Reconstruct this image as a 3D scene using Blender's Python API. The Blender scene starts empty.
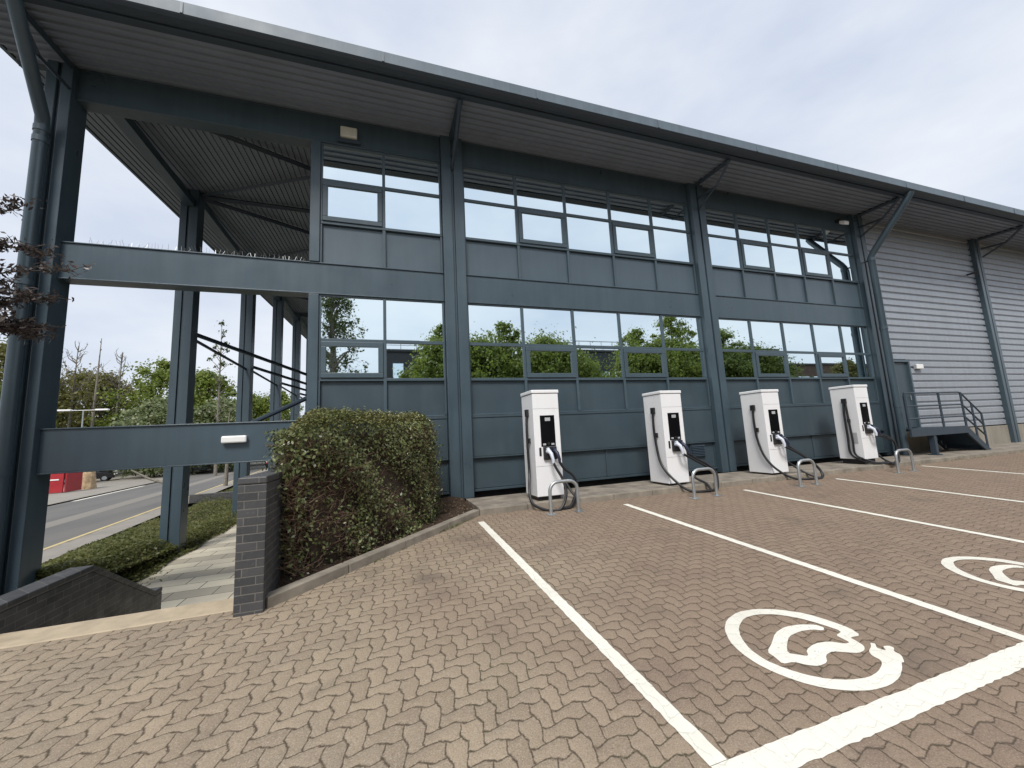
import bpy, bmesh, math, random
import numpy as np
from mathutils import Vector, Matrix
random.seed(7)
rng = np.random.default_rng(11)
S = bpy.context.scene
COL = S.collection
R = math.radians
SL = 0.0453                      # fall of the car park towards the camera
def gz(y):                       # paving height
    return SL*(max(y, -22.0)+8.5)

# ------------------------------------------------------------------ node helper
class NT:
    def __init__(s, name):
        s.mat = bpy.data.materials.new(name); s.mat.use_nodes = True
        s.t = s.mat.node_tree; s.t.nodes.clear()
        s.out = s.n('ShaderNodeOutputMaterial')
    def n(s, typ, **kw):
        x = s.t.nodes.new(typ)
        for k, v in kw.items(): setattr(x, k, v)
        return x
    def l(s, a, b): s.t.links.new(a, b)
    def put(s, sock, v):
        if hasattr(v, 'is_linked') or isinstance(v, bpy.types.NodeSocket): s.l(v, sock)
        else: sock.default_value = v
    def m(s, op, a, b=0.0, c=0.0, clamp=False):
        x = s.n('ShaderNodeMath', operation=op, use_clamp=clamp)
        s.put(x.inputs[0], a); s.put(x.inputs[1], b); s.put(x.inputs[2], c)
        return x.outputs[0]
    def pos(s):
        return s.n('ShaderNodeNewGeometry').outputs['Position']
    def obj(s): return s.n('ShaderNodeTexCoord').outputs['Object']
    def noise(s, vec, scale, detail=4, rough=.55, sc=None):
        if sc:
            mp = s.n('ShaderNodeMapping'); s.l(vec, mp.inputs[0]); mp.inputs['Scale'].default_value = sc; vec = mp.outputs[0]
        x = s.n('ShaderNodeTexNoise'); s.l(vec, x.inputs['Vector'])
        x.inputs['Scale'].default_value = scale; x.inputs['Detail'].default_value = detail; x.inputs['Roughness'].default_value = rough
        return x.outputs['Fac']
    def ramp(s, fac, stops, interp='LINEAR'):
        x = s.n('ShaderNodeValToRGB'); x.color_ramp.interpolation = interp
        cr = x.color_ramp
        while len(cr.elements) < len(stops): cr.elements.new(.5)
        for e, (p, c) in zip(cr.elements, stops):
            e.position = p; e.color = (*c, 1) if len(c) == 3 else c
        s.put(x.inputs[0], fac); return x.outputs[0]
    def mix(s, fac, a, b, blend='MIX'):
        x = s.n('ShaderNodeMix', data_type='RGBA', blend_type=blend)
        s.put(x.inputs[0], fac)
        for i, v in ((6, a), (7, b)):
            if isinstance(v, tuple): x.inputs[i].default_value = (*v[:3], 1)
            else: s.l(v, x.inputs[i])
        return x.outputs[2]
    def rng(s, v, a, b, c, d):
        x = s.n('ShaderNodeMapRange'); s.put(x.inputs[0], v)
        for i, q in enumerate((a, b, c, d)): x.inputs[i+1].default_value = q
        return x.outputs[0]
    def bump(s, h, strength=.3, dist=.01):
        x = s.n('ShaderNodeBump'); x.inputs['Strength'].default_value = strength; x.inputs['Distance'].default_value = dist
        s.l(h, x.inputs['Height']); return x.outputs[0]
    def bsdf(s, color, rough=.6, metal=0., spec=.5, normal=None, **kw):
        x = s.n('ShaderNodeBsdfPrincipled')
        if isinstance(color, tuple): x.inputs['Base Color'].default_value = (*color[:3], 1)
        else: s.l(color, x.inputs['Base Color'])
        s.put(x.inputs['Roughness'], rough); s.put(x.inputs['Metallic'], metal)
        x.inputs['Specular IOR Level'].default_value = spec
        if normal is not None: s.l(normal, x.inputs['Normal'])
        for k, v in kw.items(): s.put(x.inputs[k], v)
        s.l(x.outputs[0], s.out.inputs[0]); return x

def paint(name, col, rough=.4, metal=0., var=.10, spec=.5, streak=.10, bump=.0, nscale=1.3):
    """painted or plain surface with soft uneven weathering"""
    t = NT(name); p = t.pos()
    a = t.noise(p, nscale, 5); b = t.noise(p, 2.0, 4, sc=(3.5, 3.5, .25)); c = t.noise(p, 60, 2)
    k = t.m('ADD', t.m('ADD', t.rng(a, .3, .7, 1-var, 1+var), t.rng(b, .35, .7, streak*.5, -streak*.5)), t.rng(c, .3, .7, -.02, .02))
    rgb = t.n('ShaderNodeCombineColor')
    for i in range(3): t.l(t.m('MULTIPLY', k, col[i]), rgb.inputs[i])
    t.bsdf(rgb.outputs[0], t.rng(a, .3, .7, max(.05, rough-.08), rough+.1), metal, spec,
           t.bump(t.noise(p, 7 if bump < .2 else 40, 3), bump, .01) if bump else None)
    return t.mat
M = {}
M['steel'] = paint('blue_grey_steel', (.055, .083, .103), .34, var=.08, bump=.015, streak=.16)
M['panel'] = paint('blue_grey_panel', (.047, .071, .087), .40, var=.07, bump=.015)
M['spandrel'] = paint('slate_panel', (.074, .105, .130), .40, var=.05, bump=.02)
M['frame'] = paint('window_frame_paint', (.060, .090, .110), .38, var=.06)
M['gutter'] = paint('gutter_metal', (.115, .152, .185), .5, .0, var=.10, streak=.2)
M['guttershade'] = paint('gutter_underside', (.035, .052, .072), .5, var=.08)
M['soffit'] = paint('soffit_sheet', (.205, .238, .290), .5, .0, var=.08, streak=0)
M['soffit2'] = paint('portico_soffit_sheet', (.17, .195, .225), .5, .0, var=.08, streak=0)
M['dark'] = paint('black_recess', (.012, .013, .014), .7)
M['clad'] = paint('silver_cladding', (.33, .36, .40), .45, .2, var=.05, streak=.14)
M['plinthstone'] = paint('beige_plinth_render', (.27, .245, .205), .85, var=.15, streak=.25, bump=.25)
M['white'] = paint('white_powder_coat', (.84, .84, .85), .32, var=.015, streak=.02)
M['screen'] = paint('black_screen_glass', (.006, .006, .008), .12)
M['blackplastic'] = paint('black_plastic', (.018, .018, .02), .45)
M['cable'] = paint('black_rubber', (.011, .011, .013), .5)
M['plugwhite'] = paint('pale_plug_plastic', (.62, .66, .75), .35)
M['plugblue'] = paint('navy_plug_plastic', (.016, .020, .045), .4)
M['badge'] = paint('grey_badge', (.42, .43, .44), .4)
M['galv'] = paint('galvanised_steel', (.42, .44, .45), .42, .7, var=.15, streak=.15)
M['lampwhite'] = paint('white_lamp_cover', (.86, .86, .84), .3, var=.02)
M['cream'] = paint('cream_plastic', (.62, .60, .52), .45)
M['concrete'] = paint('grey_concrete', (.225, .195, .160), .9, var=.38, streak=.2, bump=.35, nscale=3)
M['kerb'] = paint('weathered_kerb_stone', (.235, .205, .165), .9, var=.25, streak=.2, bump=.4, nscale=4)
M['slabstone'] = paint('sandy_edging_stone', (.44, .36, .255), .85, var=.16, bump=.3, nscale=5)
M['red'] = paint('red_board', (.36, .018, .025), .4)
M['rock'] = paint('tan_boulder', (.45, .33, .20), .9, var=.4, bump=.5, nscale=4)
M['carblack'] = paint('black_car_paint', (.012, .013, .016), .18)
M['carblue'] = paint('pale_car_paint', (.36, .45, .48), .2)
M['tyre'] = paint('tyre_rubber', (.02, .02, .02), .8)
M['carglass'] = paint('car_glass', (.02, .025, .03), .08)
M['bark'] = paint('bark', (.085, .068, .052), .9, var=.3, bump=.5, nscale=8)
M['barkpale'] = paint('pale_bark', (.20, .18, .15), .9, var=.3, bump=.5, nscale=8)
M['twig'] = paint('brown_twig', (.155, .100, .066), .8, var=.35, nscale=9)
M['hedgecore'] = paint('dry_hedge_core', (.048, .032, .022), .95, var=.5, bump=.5, nscale=14)
M['roofdark'] = paint('dark_roof', (.05, .052, .055), .7)
M['asph_pale'] = paint('pale_pavement', (.27, .25, .22), .9, var=.12, bump=.2)
M['terrain'] = paint('rough_grass_ground', (.06, .075, .03), .95, var=.4, bump=.3, nscale=.6)
M['darkwall'] = paint('dark_cladding', (.045, .048, .055), .5, var=.1)
M['brown'] = paint('brown_brickwork', (.12, .075, .055), .85, var=.2)
M['signblue'] = paint('pale_blue_sign', (.40, .58, .72), .4)

def leaf_mat(name, cols, rough=.45, trans=.50):
    t = NT(name); g = t.n('ShaderNodeNewGeometry')
    c = t.ramp(g.outputs['Random Per Island'], [(i/(len(cols)-1), k) for i, k in enumerate(cols)])
    big = t.noise(g.outputs['Position'], .8, 3)
    c2 = t.mix(t.rng(big, .35, .65, .0, .45), c, tuple(x*1.5 for x in cols[-1]))
    b = t.bsdf(c2, rough, 0, .4)
    tr = t.n('ShaderNodeBsdfTranslucent'); t.l(c2, tr.inputs[0])
    mx = t.n('ShaderNodeMixShader'); mx.inputs[0].default_value = trans
    t.l(b.outputs[0], mx.inputs[1]); t.l(tr.outputs[0], mx.inputs[2]); t.l(mx.outputs[0], t.out.inputs[0])
    return t.mat
M['leafgreen'] = leaf_mat('fresh_green_leaf', [(.105, .15, .026), (.165, .215, .036), (.23, .28, .06)])
M['leafmid'] = leaf_mat('mid_green_leaf', [(.075, .115, .022), (.115, .16, .03), (.16, .20, .045)])
M['leafolive'] = leaf_mat('olive_leaf', [(.085, .092, .024), (.13, .13, .034), (.175, .165, .048)])
M['leafpale'] = leaf_mat('pale_blossom_leaf', [(.08, .13, .03), (.16, .2, .07), (.33, .36, .22)])
M['leafdark'] = leaf_mat('dark_green_leaf', [(.015, .03, .01), (.03, .05, .015), (.05, .075, .02)])
M['leafcover'] = leaf_mat('ground_cover_leaf', [(.08, .105, .03), (.13, .15, .045), (.20, .20, .075)])
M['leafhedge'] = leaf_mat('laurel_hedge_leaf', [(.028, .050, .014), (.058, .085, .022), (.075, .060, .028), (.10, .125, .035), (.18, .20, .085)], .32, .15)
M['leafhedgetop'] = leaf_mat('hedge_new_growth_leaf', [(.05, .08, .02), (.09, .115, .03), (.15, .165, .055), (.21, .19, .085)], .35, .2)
M['leafpurple'] = leaf_mat('copper_leaf', [(.034, .024, .024), (.066, .048, .046), (.12, .10, .088)], .35, .25)
M['leafbirch'] = leaf_mat('birch_leaf', [(.04, .065, .02), (.075, .105, .03), (.11, .14, .04)])
M['leaflitter'] = leaf_mat('dead_leaf', [(.06, .038, .022), (.11, .066, .036), (.17, .12, .07)], .8, .05)

# glass: coated reflective glazing
t = NT('reflective_glazing')
p = t.pos()
t.bsdf((.80, .90, .925), .015, 1.0, .5, t.bump(t.noise(p, .9, 1), .012, .02))
M['glass'] = t.mat

# interlocking paving, herringbone with S-shaped joints
def paver(name, mode):
    t = NT(name); p = t.pos()
    sx = t.n('ShaderNodeSeparateXYZ'); t.l(p, sx.inputs[0])
    wv = t.n('ShaderNodeTexNoise'); t.l(p, wv.inputs['Vector']); wv.inputs['Scale'].default_value = 9; wv.inputs['Detail'].default_value = 2
    wx = t.n('ShaderNodeSeparateColor'); t.l(wv.outputs['Color'], wx.inputs[0])
    w = .100
    u0 = t.m('ADD', t.m('ADD', t.m('DIVIDE', sx.outputs[0], w), 1000.), t.rng(wx.outputs[0], 0, 1, -.16, .16))
    v0 = t.m('ADD', t.m('ADD', t.m('DIVIDE', sx.outputs[1], w), 1000.), t.rng(wx.outputs[1], 0, 1, -.16, .16))
    ph = t.m('MULTIPLY', t.m('SUBTRACT', u0, v0), math.pi)
    def tri(q):
        return t.m('SUBTRACT', t.m('SINE', q), t.m('MULTIPLY', t.m('SINE', t.m('MULTIPLY', q, 3.)), .16))
    u = t.m('ADD', u0, t.m('MULTIPLY', tri(t.m('ADD', ph, 2.6)), .115))
    v = t.m('ADD', v0, t.m('MULTIPLY', tri(t.m('ADD', ph, 3.3)), .13))
    i, j = t.m('FLOOR', u), t.m('FLOOR', v)
    fu, fv = t.m('SUBTRACT', u, i), t.m('SUBTRACT', v, j)
    k = t.m('FLOORED_MODULO', t.m('SUBTRACT', i, j), 4.)
    is_ = [t.m('COMPARE', k, float(q), .5) for q in range(4)]
    dl = t.m('ADD', fu, is_[1]); dr = t.m('ADD', t.m('SUBTRACT', 1., fu), is_[0])
    db = t.m('ADD', fv, is_[2]); dt = t.m('ADD', t.m('SUBTRACT', 1., fv), is_[3])
    d = t.m('MINIMUM', t.m('MINIMUM', dl, dr), t.m('MINIMUM', db, dt))
    cid = t.n('ShaderNodeCombineXYZ'); t.l(t.m('SUBTRACT', i, is_[1]), cid.inputs[0]); t.l(t.m('SUBTRACT', j, is_[2]), cid.inputs[1])
    wn = t.n('ShaderNodeTexWhiteNoise', noise_dimensions='2D'); t.l(cid.outputs[0], wn.inputs['Vector'])
    joint = t.rng(t.m('ADD', d, t.rng(t.noise(p, 60, 4, .7), .3, .7, -.035, .035)), .010, .085, 0, 1)
    fine = t.noise(p, 120, 4, .8); med = t.noise(p, 22, 4); big = t.noise(p, .42, 4, .6); big2 = t.noise(p, 1.7, 5, .65)
    dome = t.m('MINIMUM', t.m('MULTIPLY', d, 3.2), 1.0)
    h = t.m('ADD', t.m('ADD', t.m('MULTIPLY', dome, .6), t.m('MULTIPLY', t.rng(med, .3, .7, 0, 1), .10)), t.m('ADD', t.m('MULTIPLY', fine, .10), t.m('MULTIPLY', wn.outputs['Value'], .25)))
    if mode == 'paver':
        a = t.ramp(wn.outputs['Value'], [(0, (.258, .200, .142)), (.35, (.284, .224, .158)), (.7, (.298, .236, .168)), (1, (.326, .258, .182))])
        warm = t.mix(t.rng(big, .38, .64, 0, .55), a, (.325, .265, .185))
        rr = t.mix(t.rng(big2, .5, .72, 0, .45), warm, (.165, .132, .112))
        sp = t.mix(t.rng(fine, .53, .66, 0, .75), rr, (.46, .40, .33))
        sp = t.mix(t.rng(fine, .46, .34, 0, .7), sp, (.115, .095, .075))
        sp = t.mix(t.rng(t.noise(p, 26, 5, .7), .60, .72, 0, .35), sp, (.34, .31, .26))
        spots = t.noise(p, 2.6, 3, .5)
        sp = t.mix(t.rng(spots, .66, .76, 0, .35), sp, (.10, .082, .07))
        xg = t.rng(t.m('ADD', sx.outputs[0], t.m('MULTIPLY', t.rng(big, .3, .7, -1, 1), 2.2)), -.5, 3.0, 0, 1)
        sp = t.mix(xg, sp, t.mix(1., sp, (.80, .735, .745), 'MULTIPLY'))  # colour cast of light and white balance, left to right, put into the blocks
        oil = t.noise(p, .95, 5, .6)
        sp = t.mix(t.rng(oil, .60, .70, 0, .42), sp, (.10, .083, .068))
        moss = t.rng(t.noise(p, 1.3, 4), .52, .70, 0, .7)
        jc = t.mix(moss, (.080, .060, .042), (.062, .062, .028))
        c = t.mix(joint, jc, sp)
        t.bsdf(c, t.rng(fine, .3, .7, .72, .92), 0, .3, t.bump(h, .55, .012))
    else:
        worn = t.noise(p, 34, 6, .75); wb = t.noise(p, 3, 3)
        a = t.mix(t.rng(t.m('ADD', worn, t.rng(wb, .3, .7, -.06, .07)), .645, .70, 0, 1), (.78, .76, .67), (.30, .25, .20))
        a = t.mix(t.rng(big2, .3, .7, 0, .25), a, (.66, .635, .56))
        a = t.mix(t.rng(fine, .6, .75, 0, .3), a, (.55, .52, .46))
        a = t.mix(t.rng(t.noise(p, 1.1, 5, .65), .48, .68, 0, .38), a, (.52, .48, .41))
        c = t.mix(t.rng(joint, 0, .45, .55, 1), (.46, .42, .35), a)
        t.bsdf(c, .7, 0, .3, t.bump(h, .16, .012))
    return t.mat
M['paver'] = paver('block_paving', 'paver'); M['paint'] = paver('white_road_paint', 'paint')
t = NT('yellow_road_paint'); p = t.pos()
t.bsdf(t.mix(t.rng(t.noise(p, 30, 5, .7), .5, .7, 0, .8), (.62, .36, .07), (.30, .24, .17)), .75); M['yellow'] = t.mat

t = NT('faded_yellow_line'); p = t.pos()
t.bsdf(t.mix(t.rng(t.noise(p, 8, 5, .7), .5, .75, 0, .7), (.62, .50, .22), (.30, .27, .22)), .8); M['yellowline'] = t.mat
def brick(name, c1, c2, mortar, bw=.225, bh=.075):
    t = NT(name); p = t.pos(); sx = t.n('ShaderNodeSeparateXYZ'); t.l(p, sx.inputs[0])
    cb = t.n('ShaderNodeCombineXYZ'); t.l(t.m('ADD', sx.outputs[0], sx.outputs[1]), cb.inputs[0]); t.l(sx.outputs[2], cb.inputs[1])
    b = t.n('ShaderNodeTexBrick'); t.l(cb.outputs[0], b.inputs['Vector'])
    b.inputs['Scale'].default_value = 1; b.inputs['Brick Width'].default_value = bw; b.inputs['Row Height'].default_value = bh
    b.inputs['Mortar Size'].default_value = .005; b.inputs['Mortar Smooth'].default_value = .3; b.inputs['Bias'].default_value = 0
    b.inputs['Color1'].default_value = (*c1, 1); b.inputs['Color2'].default_value = (*c2, 1); b.inputs['Mortar'].default_value = (*mortar, 1)
    st = t.noise(p, 5, 5); c = t.mix(t.rng(st, .35, .7, 0, .4), b.outputs['Color'], tuple(x*.55 for x in c1))
    c = t.mix(t.rng(t.noise(p, 50, 4), .6, .75, 0, .35), c, tuple(x*2.2 for x in c2))
    h = t.m('ADD', t.m('SUBTRACT', 1., b.outputs['Fac']), t.m('MULTIPLY', t.noise(p, 70, 3), .25))
    t.bsdf(c, t.rng(st, .3, .7, .35, .6), 0, .45, t.bump(h, .5, .008)); return t.mat
M['brick'] = brick('dark_engineering_brick', (.050, .051, .054), (.080, .080, .083), (.165, .155, .14))
M['stonebrick'] = brick('sandstone_blockwork', (.42, .31, .18), (.5, .39, .25), (.25, .2, .13), .4, .2)

# path slabs
t = NT('path_slabs'); p = t.pos()
b = t.n('ShaderNodeTexBrick'); t.l(p, b.inputs['Vector']); b.inputs['Scale'].default_value = 1
b.inputs['Brick Width'].default_value = .75; b.inputs['Row Height'].default_value = .45; b.inputs['Mortar Size'].default_value = .009
b.inputs['Color1'].default_value = (.74, .68, .535, 1); b.inputs['Color2'].default_value = (.68, .62, .49, 1); b.inputs['Mortar'].default_value = (.12, .105, .08, 1)
sx = t.n('ShaderNodeSeparateXYZ'); t.l(p, sx.inputs[0])
row = t.m('COMPARE', t.m('FLOORED_MODULO', t.m('FLOOR', t.m('DIVIDE', sx.outputs[1], .45)), 3.), 1., .5)
c = t.mix(t.m('MULTIPLY', row, .75), b.outputs['Color'], (.40, .36, .29))
c = t.mix(t.rng(t.noise(p, 1.1, 5), .4, .7, 0, .3), c, (.36, .32, .26))
c = t.mix(t.m('MULTIPLY', b.outputs['Fac'], .9), c, (.12, .105, .08))
t.bsdf(c, .85, 0, .3, t.bump(t.m('SUBTRACT', 1., b.outputs['Fac']), .4, .01)); M['slabs'] = t.mat

# asphalt
t = NT('asphalt'); p = t.pos()
a = t.noise(p, 120, 3, .7); bg = t.noise(p, .5, 4, sc=(1.6, .18, 1))
c = t.ramp(a, [(.3, (.10, .098, .096)), (.6, (.15, .147, .142)), (.8, (.21, .205, .195))])
t.bsdf(t.mix(t.rng(bg, .4, .65, 0, .5), c, (.20, .19, .175)), .9, 0, .3, t.bump(a, .3, .01)); M['asphalt'] = t.mat
t = NT('asphalt_repair_strip'); p = t.pos()
t.bsdf(t.ramp(t.noise(p, 90, 4, .7), [(.3, (.17, .155, .14)), (.7, (.27, .25, .22))]), .9); M['strip'] = t.mat
# soil
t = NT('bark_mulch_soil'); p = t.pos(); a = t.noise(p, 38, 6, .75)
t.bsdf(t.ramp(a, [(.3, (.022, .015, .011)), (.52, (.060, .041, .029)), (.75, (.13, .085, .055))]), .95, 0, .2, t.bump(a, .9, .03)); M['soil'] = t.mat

# ------------------------------------------------------------------ mesh helper
def wl(o):
    v = Vector((0, 0, 0))
    while o is not None:
        v += o.location; o = o.parent
    return v
class MB:
    def __init__(s): s.v = []; s.f = []
    def add(s, vs, fs):
        o = len(s.v); s.v += [tuple(q) for q in vs]; s.f += [tuple(i+o for i in f) for f in fs]; return s
    def box(s, x0, x1, y0, y1, z0, z1):
        return s.add([(x, y, z) for z in (z0, z1) for (x, y) in ((x0, y0), (x1, y0), (x1, y1), (x0, y1))],
                     [(3, 2, 1, 0), (4, 5, 6, 7), (0, 1, 5, 4), (1, 2, 6, 5), (2, 3, 7, 6), (3, 0, 4, 7)])
    def prism(s, poly, h0, h1, ax='z'):
        """poly of 2D points extruded along an axis (z: xy, x: yz, y: xz)"""
        n = len(poly)
        mk = {'z': lambda a, h: (a[0], a[1], h), 'x': lambda a, h: (h, a[0], a[1]), 'y': lambda a, h: (a[0], h, a[1])}[ax]
        vs = [mk(a, h0) for a in poly]+[mk(a, h1) for a in poly]
        fs = [tuple(range(n))[::-1], tuple(range(n, 2*n))]+[(i, (i+1) % n, n+(i+1) % n, n+i) for i in range(n)]
        return s.add(vs, fs)
    def strip(s, prof, h0, h1, ax='x'):
        n = len(prof)
        mk = {'x': lambda a, h: (h, a[0], a[1]), 'y': lambda a, h: (a[0], h, a[1])}[ax]
        return s.add([mk(a, h0) for a in prof]+[mk(a, h1) for a in prof], [(i, i+1, n+i+1, n+i) for i in range(n-1)])
    def tube(s, pts, r, n=10, cap=True):
        P = [Vector(q) for q in pts]; rs = r if isinstance(r, (list, tuple)) else [r]*len(P)
        vs = []; up = None
        for i, q in enumerate(P):
            d = (P[min(i+1, len(P)-1)]-P[max(i-1, 0)]).normalized()
            if up is None or abs(up.dot(d)) > .98:
                up = Vector((0, 0, 1)) if abs(d.z) < .9 else Vector((1, 0, 0))
            a = d.cross(up).normalized(); b = a.cross(d).normalized(); up = b
            vs += [tuple(q+(a*math.cos(k*2*math.pi/n)+b*math.sin(k*2*math.pi/n))*rs[i]) for k in range(n)]
        fs = [(i*n+k, i*n+(k+1) % n, (i+1)*n+(k+1) % n, (i+1)*n+k) for i in range(len(P)-1) for k in range(n)]
        if cap: fs += [tuple(range(n))[::-1], tuple(range((len(P)-1)*n, len(P)*n))]
        return s.add(vs, fs)
    def beam(s, a, b, w=.08):
        return s.tube([a, b], w*.7071, 4)
    def build(s, name, mat, parent=None, smooth=False, bevel=0., base=None, local=False, fix=True, seg=2):
        off = Vector((0, 0, 0))
        if base is not None: off = Vector(base)
        elif parent is not None and not local: off = wl(parent)
        me = bpy.data.meshes.new(name)
        me.from_pydata([(x-off.x, y-off.y, z-off.z) for x, y, z in s.v], [], s.f); me.update()
        if fix:
            bm = bmesh.new(); bm.from_mesh(me); bmesh.ops.recalc_face_normals(bm, faces=bm.faces); bm.to_mesh(me); bm.free()
        me.materials.append(mat)
        if smooth:
            me.polygons.foreach_set('use_smooth', [True]*len(me.polygons))
        o = bpy.data.objects.new(name, me); COL.objects.link(o)
        if base is not None: o.location = base
        if parent is not None: o.parent = parent
        if bevel:
            b = o.modifiers.new('bevel', 'BEVEL'); b.width = bevel; b.segments = seg; b.limit_method = 'ANGLE'; b.angle_limit = R(40)
        if smooth and not bevel is None:
            try:
                me.set_sharp_from_angle(angle=R(40))
            except Exception: pass
        return o
def tag(o, label=None, cat=None, group=None, kind=None):
    if label: o['label'] = label
    if cat: o['category'] = cat
    if group: o['group'] = group
    if kind: o['kind'] = kind
    return o
def thing(name, label, cat, loc=(0, 0, 0), rz=0., group=None):
    o = bpy.data.objects.new(name, None); COL.objects.link(o); o.location = loc; o.rotation_euler = (0, 0, rz)
    o.empty_display_size = .2
    return tag(o, label, cat, group)
def spline(pts, n=8):
    P = [Vector(q) for q in pts]; out = []
    for i in range(len(P)-1):
        a, b, c, d = P[max(i-1, 0)], P[i], P[i+1], P[min(i+2, len(P)-1)]
        for k in range(n):
            t = k/n
            out.append(.5*((2*b)+(c-a)*t+(2*a-5*b+4*c-d)*t*t+(3*b-a-3*c+d)*t**3))
    out.append(P[-1]); return out
def quads_mesh(name, cen, nor, size, mat, parent=None, base=None, aspect=.55, flat=0.):
    """many leaf-shaped faces (pointed rhombs folded at the midrib)"""
    n = len(cen); cen = np.asarray(cen, float); nor = np.asarray(nor, float)
    nor = nor/np.maximum(np.linalg.norm(nor, axis=1, keepdims=True), 1e-6)
    rv = rng.normal(size=(n, 3)); a = np.cross(nor, rv); a /= np.maximum(np.linalg.norm(a, axis=1, keepdims=True), 1e-6)
    b = np.cross(nor, a); sz = np.asarray(size, float).reshape(-1, 1)*np.ones((n, 1))
    off = np.zeros(3) if base is None and parent is None else np.array(base if base is not None else wl(parent))
    c = cen-off
    v = np.stack([c-a*sz*.5, c-b*sz*.5*aspect+a*sz*.02+nor*sz*.06, c+a*sz*.5, c+b*sz*.5*aspect+a*sz*.02+nor*sz*.06], 1).reshape(-1, 3)
    me = bpy.data.meshes.new(name)
    me.vertices.add(4*n); me.vertices.foreach_set('co', v.ravel())
    me.loops.add(4*n); me.loops.foreach_set('vertex_index', np.arange(4*n, dtype=np.int32))
    me.polygons.add(n); me.polygons.foreach_set('loop_start', np.arange(n, dtype=np.int32)*4); me.polygons.foreach_set('loop_total', np.full(n, 4, np.int32))
    me.update(calc_edges=True); me.materials.append(mat)
    o = bpy.data.objects.new(name, me); COL.objects.link(o)
    if base is not None: o.location = base
    if parent is not None: o.parent = parent
    return o
def structure(o): o['kind'] = 'structure'; return o

# ------------------------------------------------------------------ GROUND
KX, KY = -1.05, -4.13
big = MB(); big.add([(-420, -420, -2.2), (420, -420, -2.2), (420, 420, -2.2), (-420, 420, -2.2)], [(0, 1, 2, 3)])
structure(big.build('terrain', M['terrain']))
g = MB()
def gpoly(pts, dz=0.): return [(x, y, gz(y)+dz) for x, y in pts]
g.add(gpoly([(-9, -22), (48, -22), (48, -1.5), (1.62, -1.5), (KX+.05, KY+.06), (KX-.24, KY+.06), (-1.3, -3.95), (-9, -3.95)]), [(0, 1, 2, 3, 4, 5, 6, 7)])
g.add([(-60, -70, gz(-22)), (90, -70, gz(-22)), (90, -22, gz(-22)), (-60, -22, gz(-22))], [(0, 1, 2, 3)])
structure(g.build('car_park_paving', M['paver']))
# painted lines
LX = [1.515, 4.285, 7.19, 10.0, 13.75]
def jit(k): return random.uniform(-k, k)
for x in LX:
    m_ = MB(); y1 = -2.0 if x < 13 else -1.75; n = 120; vs = []
    for i in range(n+1):
        y = y1+(-6.80-y1)*i/n; vs += [(x-.052+jit(.004), y, gz(y)+.004), (x+.052+jit(.004), y, gz(y)+.004)]
    m_.add(vs, [(2*i, 2*i+2, 2*i+3, 2*i+1) for i in range(n)])
    structure(m_.build('parking_line', M['paint']))
m_ = MB(); n = 420; vs = []
for i in range(n+1):
    x = 1.463+18.5*i/n; ya, yb = -6.948+jit(.005), -6.803+(jit(.005) if x > 1.7 else 0); vs += [(x, ya, gz(ya)+.004), (x, yb, gz(yb)+.004)]
m_.add(vs, [(2*i, 2*i+2, 2*i+3, 2*i+1) for i in range(n)])
structure(m_.build('parking_line', M['paint']))
for (x0, x1, y) in ((18.4, 23.2, -1.95), (19.2, 24.5, -2.6)):
    m_ = MB(); m_.add(gpoly([(x0, y-.07), (x1, y-.07), (x1, y+.07), (x0, y+.07)], .004), [(0, 1, 2, 3)])
    structure(m_.build('yellow_line', M['yellow']))
# the car-and-plug marking, traced in the plane of the paving
CM = np.array([[0.9492328392612757, -0.3105583485380975, -0.05010517958521503], [-0.006990654306410521, 0.1384148562342121, -0.9903496646770931], [0.3144966575662536, 0.9404226920523302, 0.12921692092254286]])
FPX = 390.0
def on_paving(px, py):
    d = CM.T@np.array([(px-512)/FPX, (py-384)/FPX, 1.]); t_ = -1.685/(d[2]-SL*d[1])
    return d[0]*t_, -8.5+d[1]*t_
SYM = [(835,345),(800,322),(740,300),(660,275),(570,262),(500,260),(440,270),(405,295),(398,325),(415,365),(450,400),(500,435),(560,465),(640,495),(720,515),(800,523),(870,522),(930,505),(960,480),(968,450),(965,432),(975,432),(965,408),(940,396),(942,385),(925,378),(905,380),(916,393),(908,392),(885,385),(882,372),(865,368),(868,382),(860,395),(870,410),(900,425),(903,440),(890,462),(860,480),(800,488),(730,485),(660,472),(590,450),(530,425),(480,390),(450,350),(443,320),(460,290),(500,278),(560,277),(640,290),(710,310),(775,332),(755,345),(775,355),(800,368),(785,372),(730,364),(685,372),(660,392),(668,412),(640,408),(600,402),(598,375),(605,348),(640,332),(680,326),(715,330),(718,320),(690,311),(640,310),(590,318),(560,338),(550,370),(535,398),(560,415),(585,437),(620,430),(660,440),(700,444),(728,432),(722,408),(745,396),(790,400),(830,402),(848,392),(845,378),(815,360),(800,352)]
sp = [on_paving(600+a/3.2, 528+b/3.2) for a, b in SYM]
def smooth_loop(P):
    out = []
    n = len(P)
    for i in range(n):
        a, b = P[i], P[(i+1) % n]
        out.append((a[0]*.8+b[0]*.2, a[1]*.8+b[1]*.2)); out.append((a[0]*.2+b[0]*.8, a[1]*.2+b[1]*.8))
    return out
sp = smooth_loop(sp)
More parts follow.
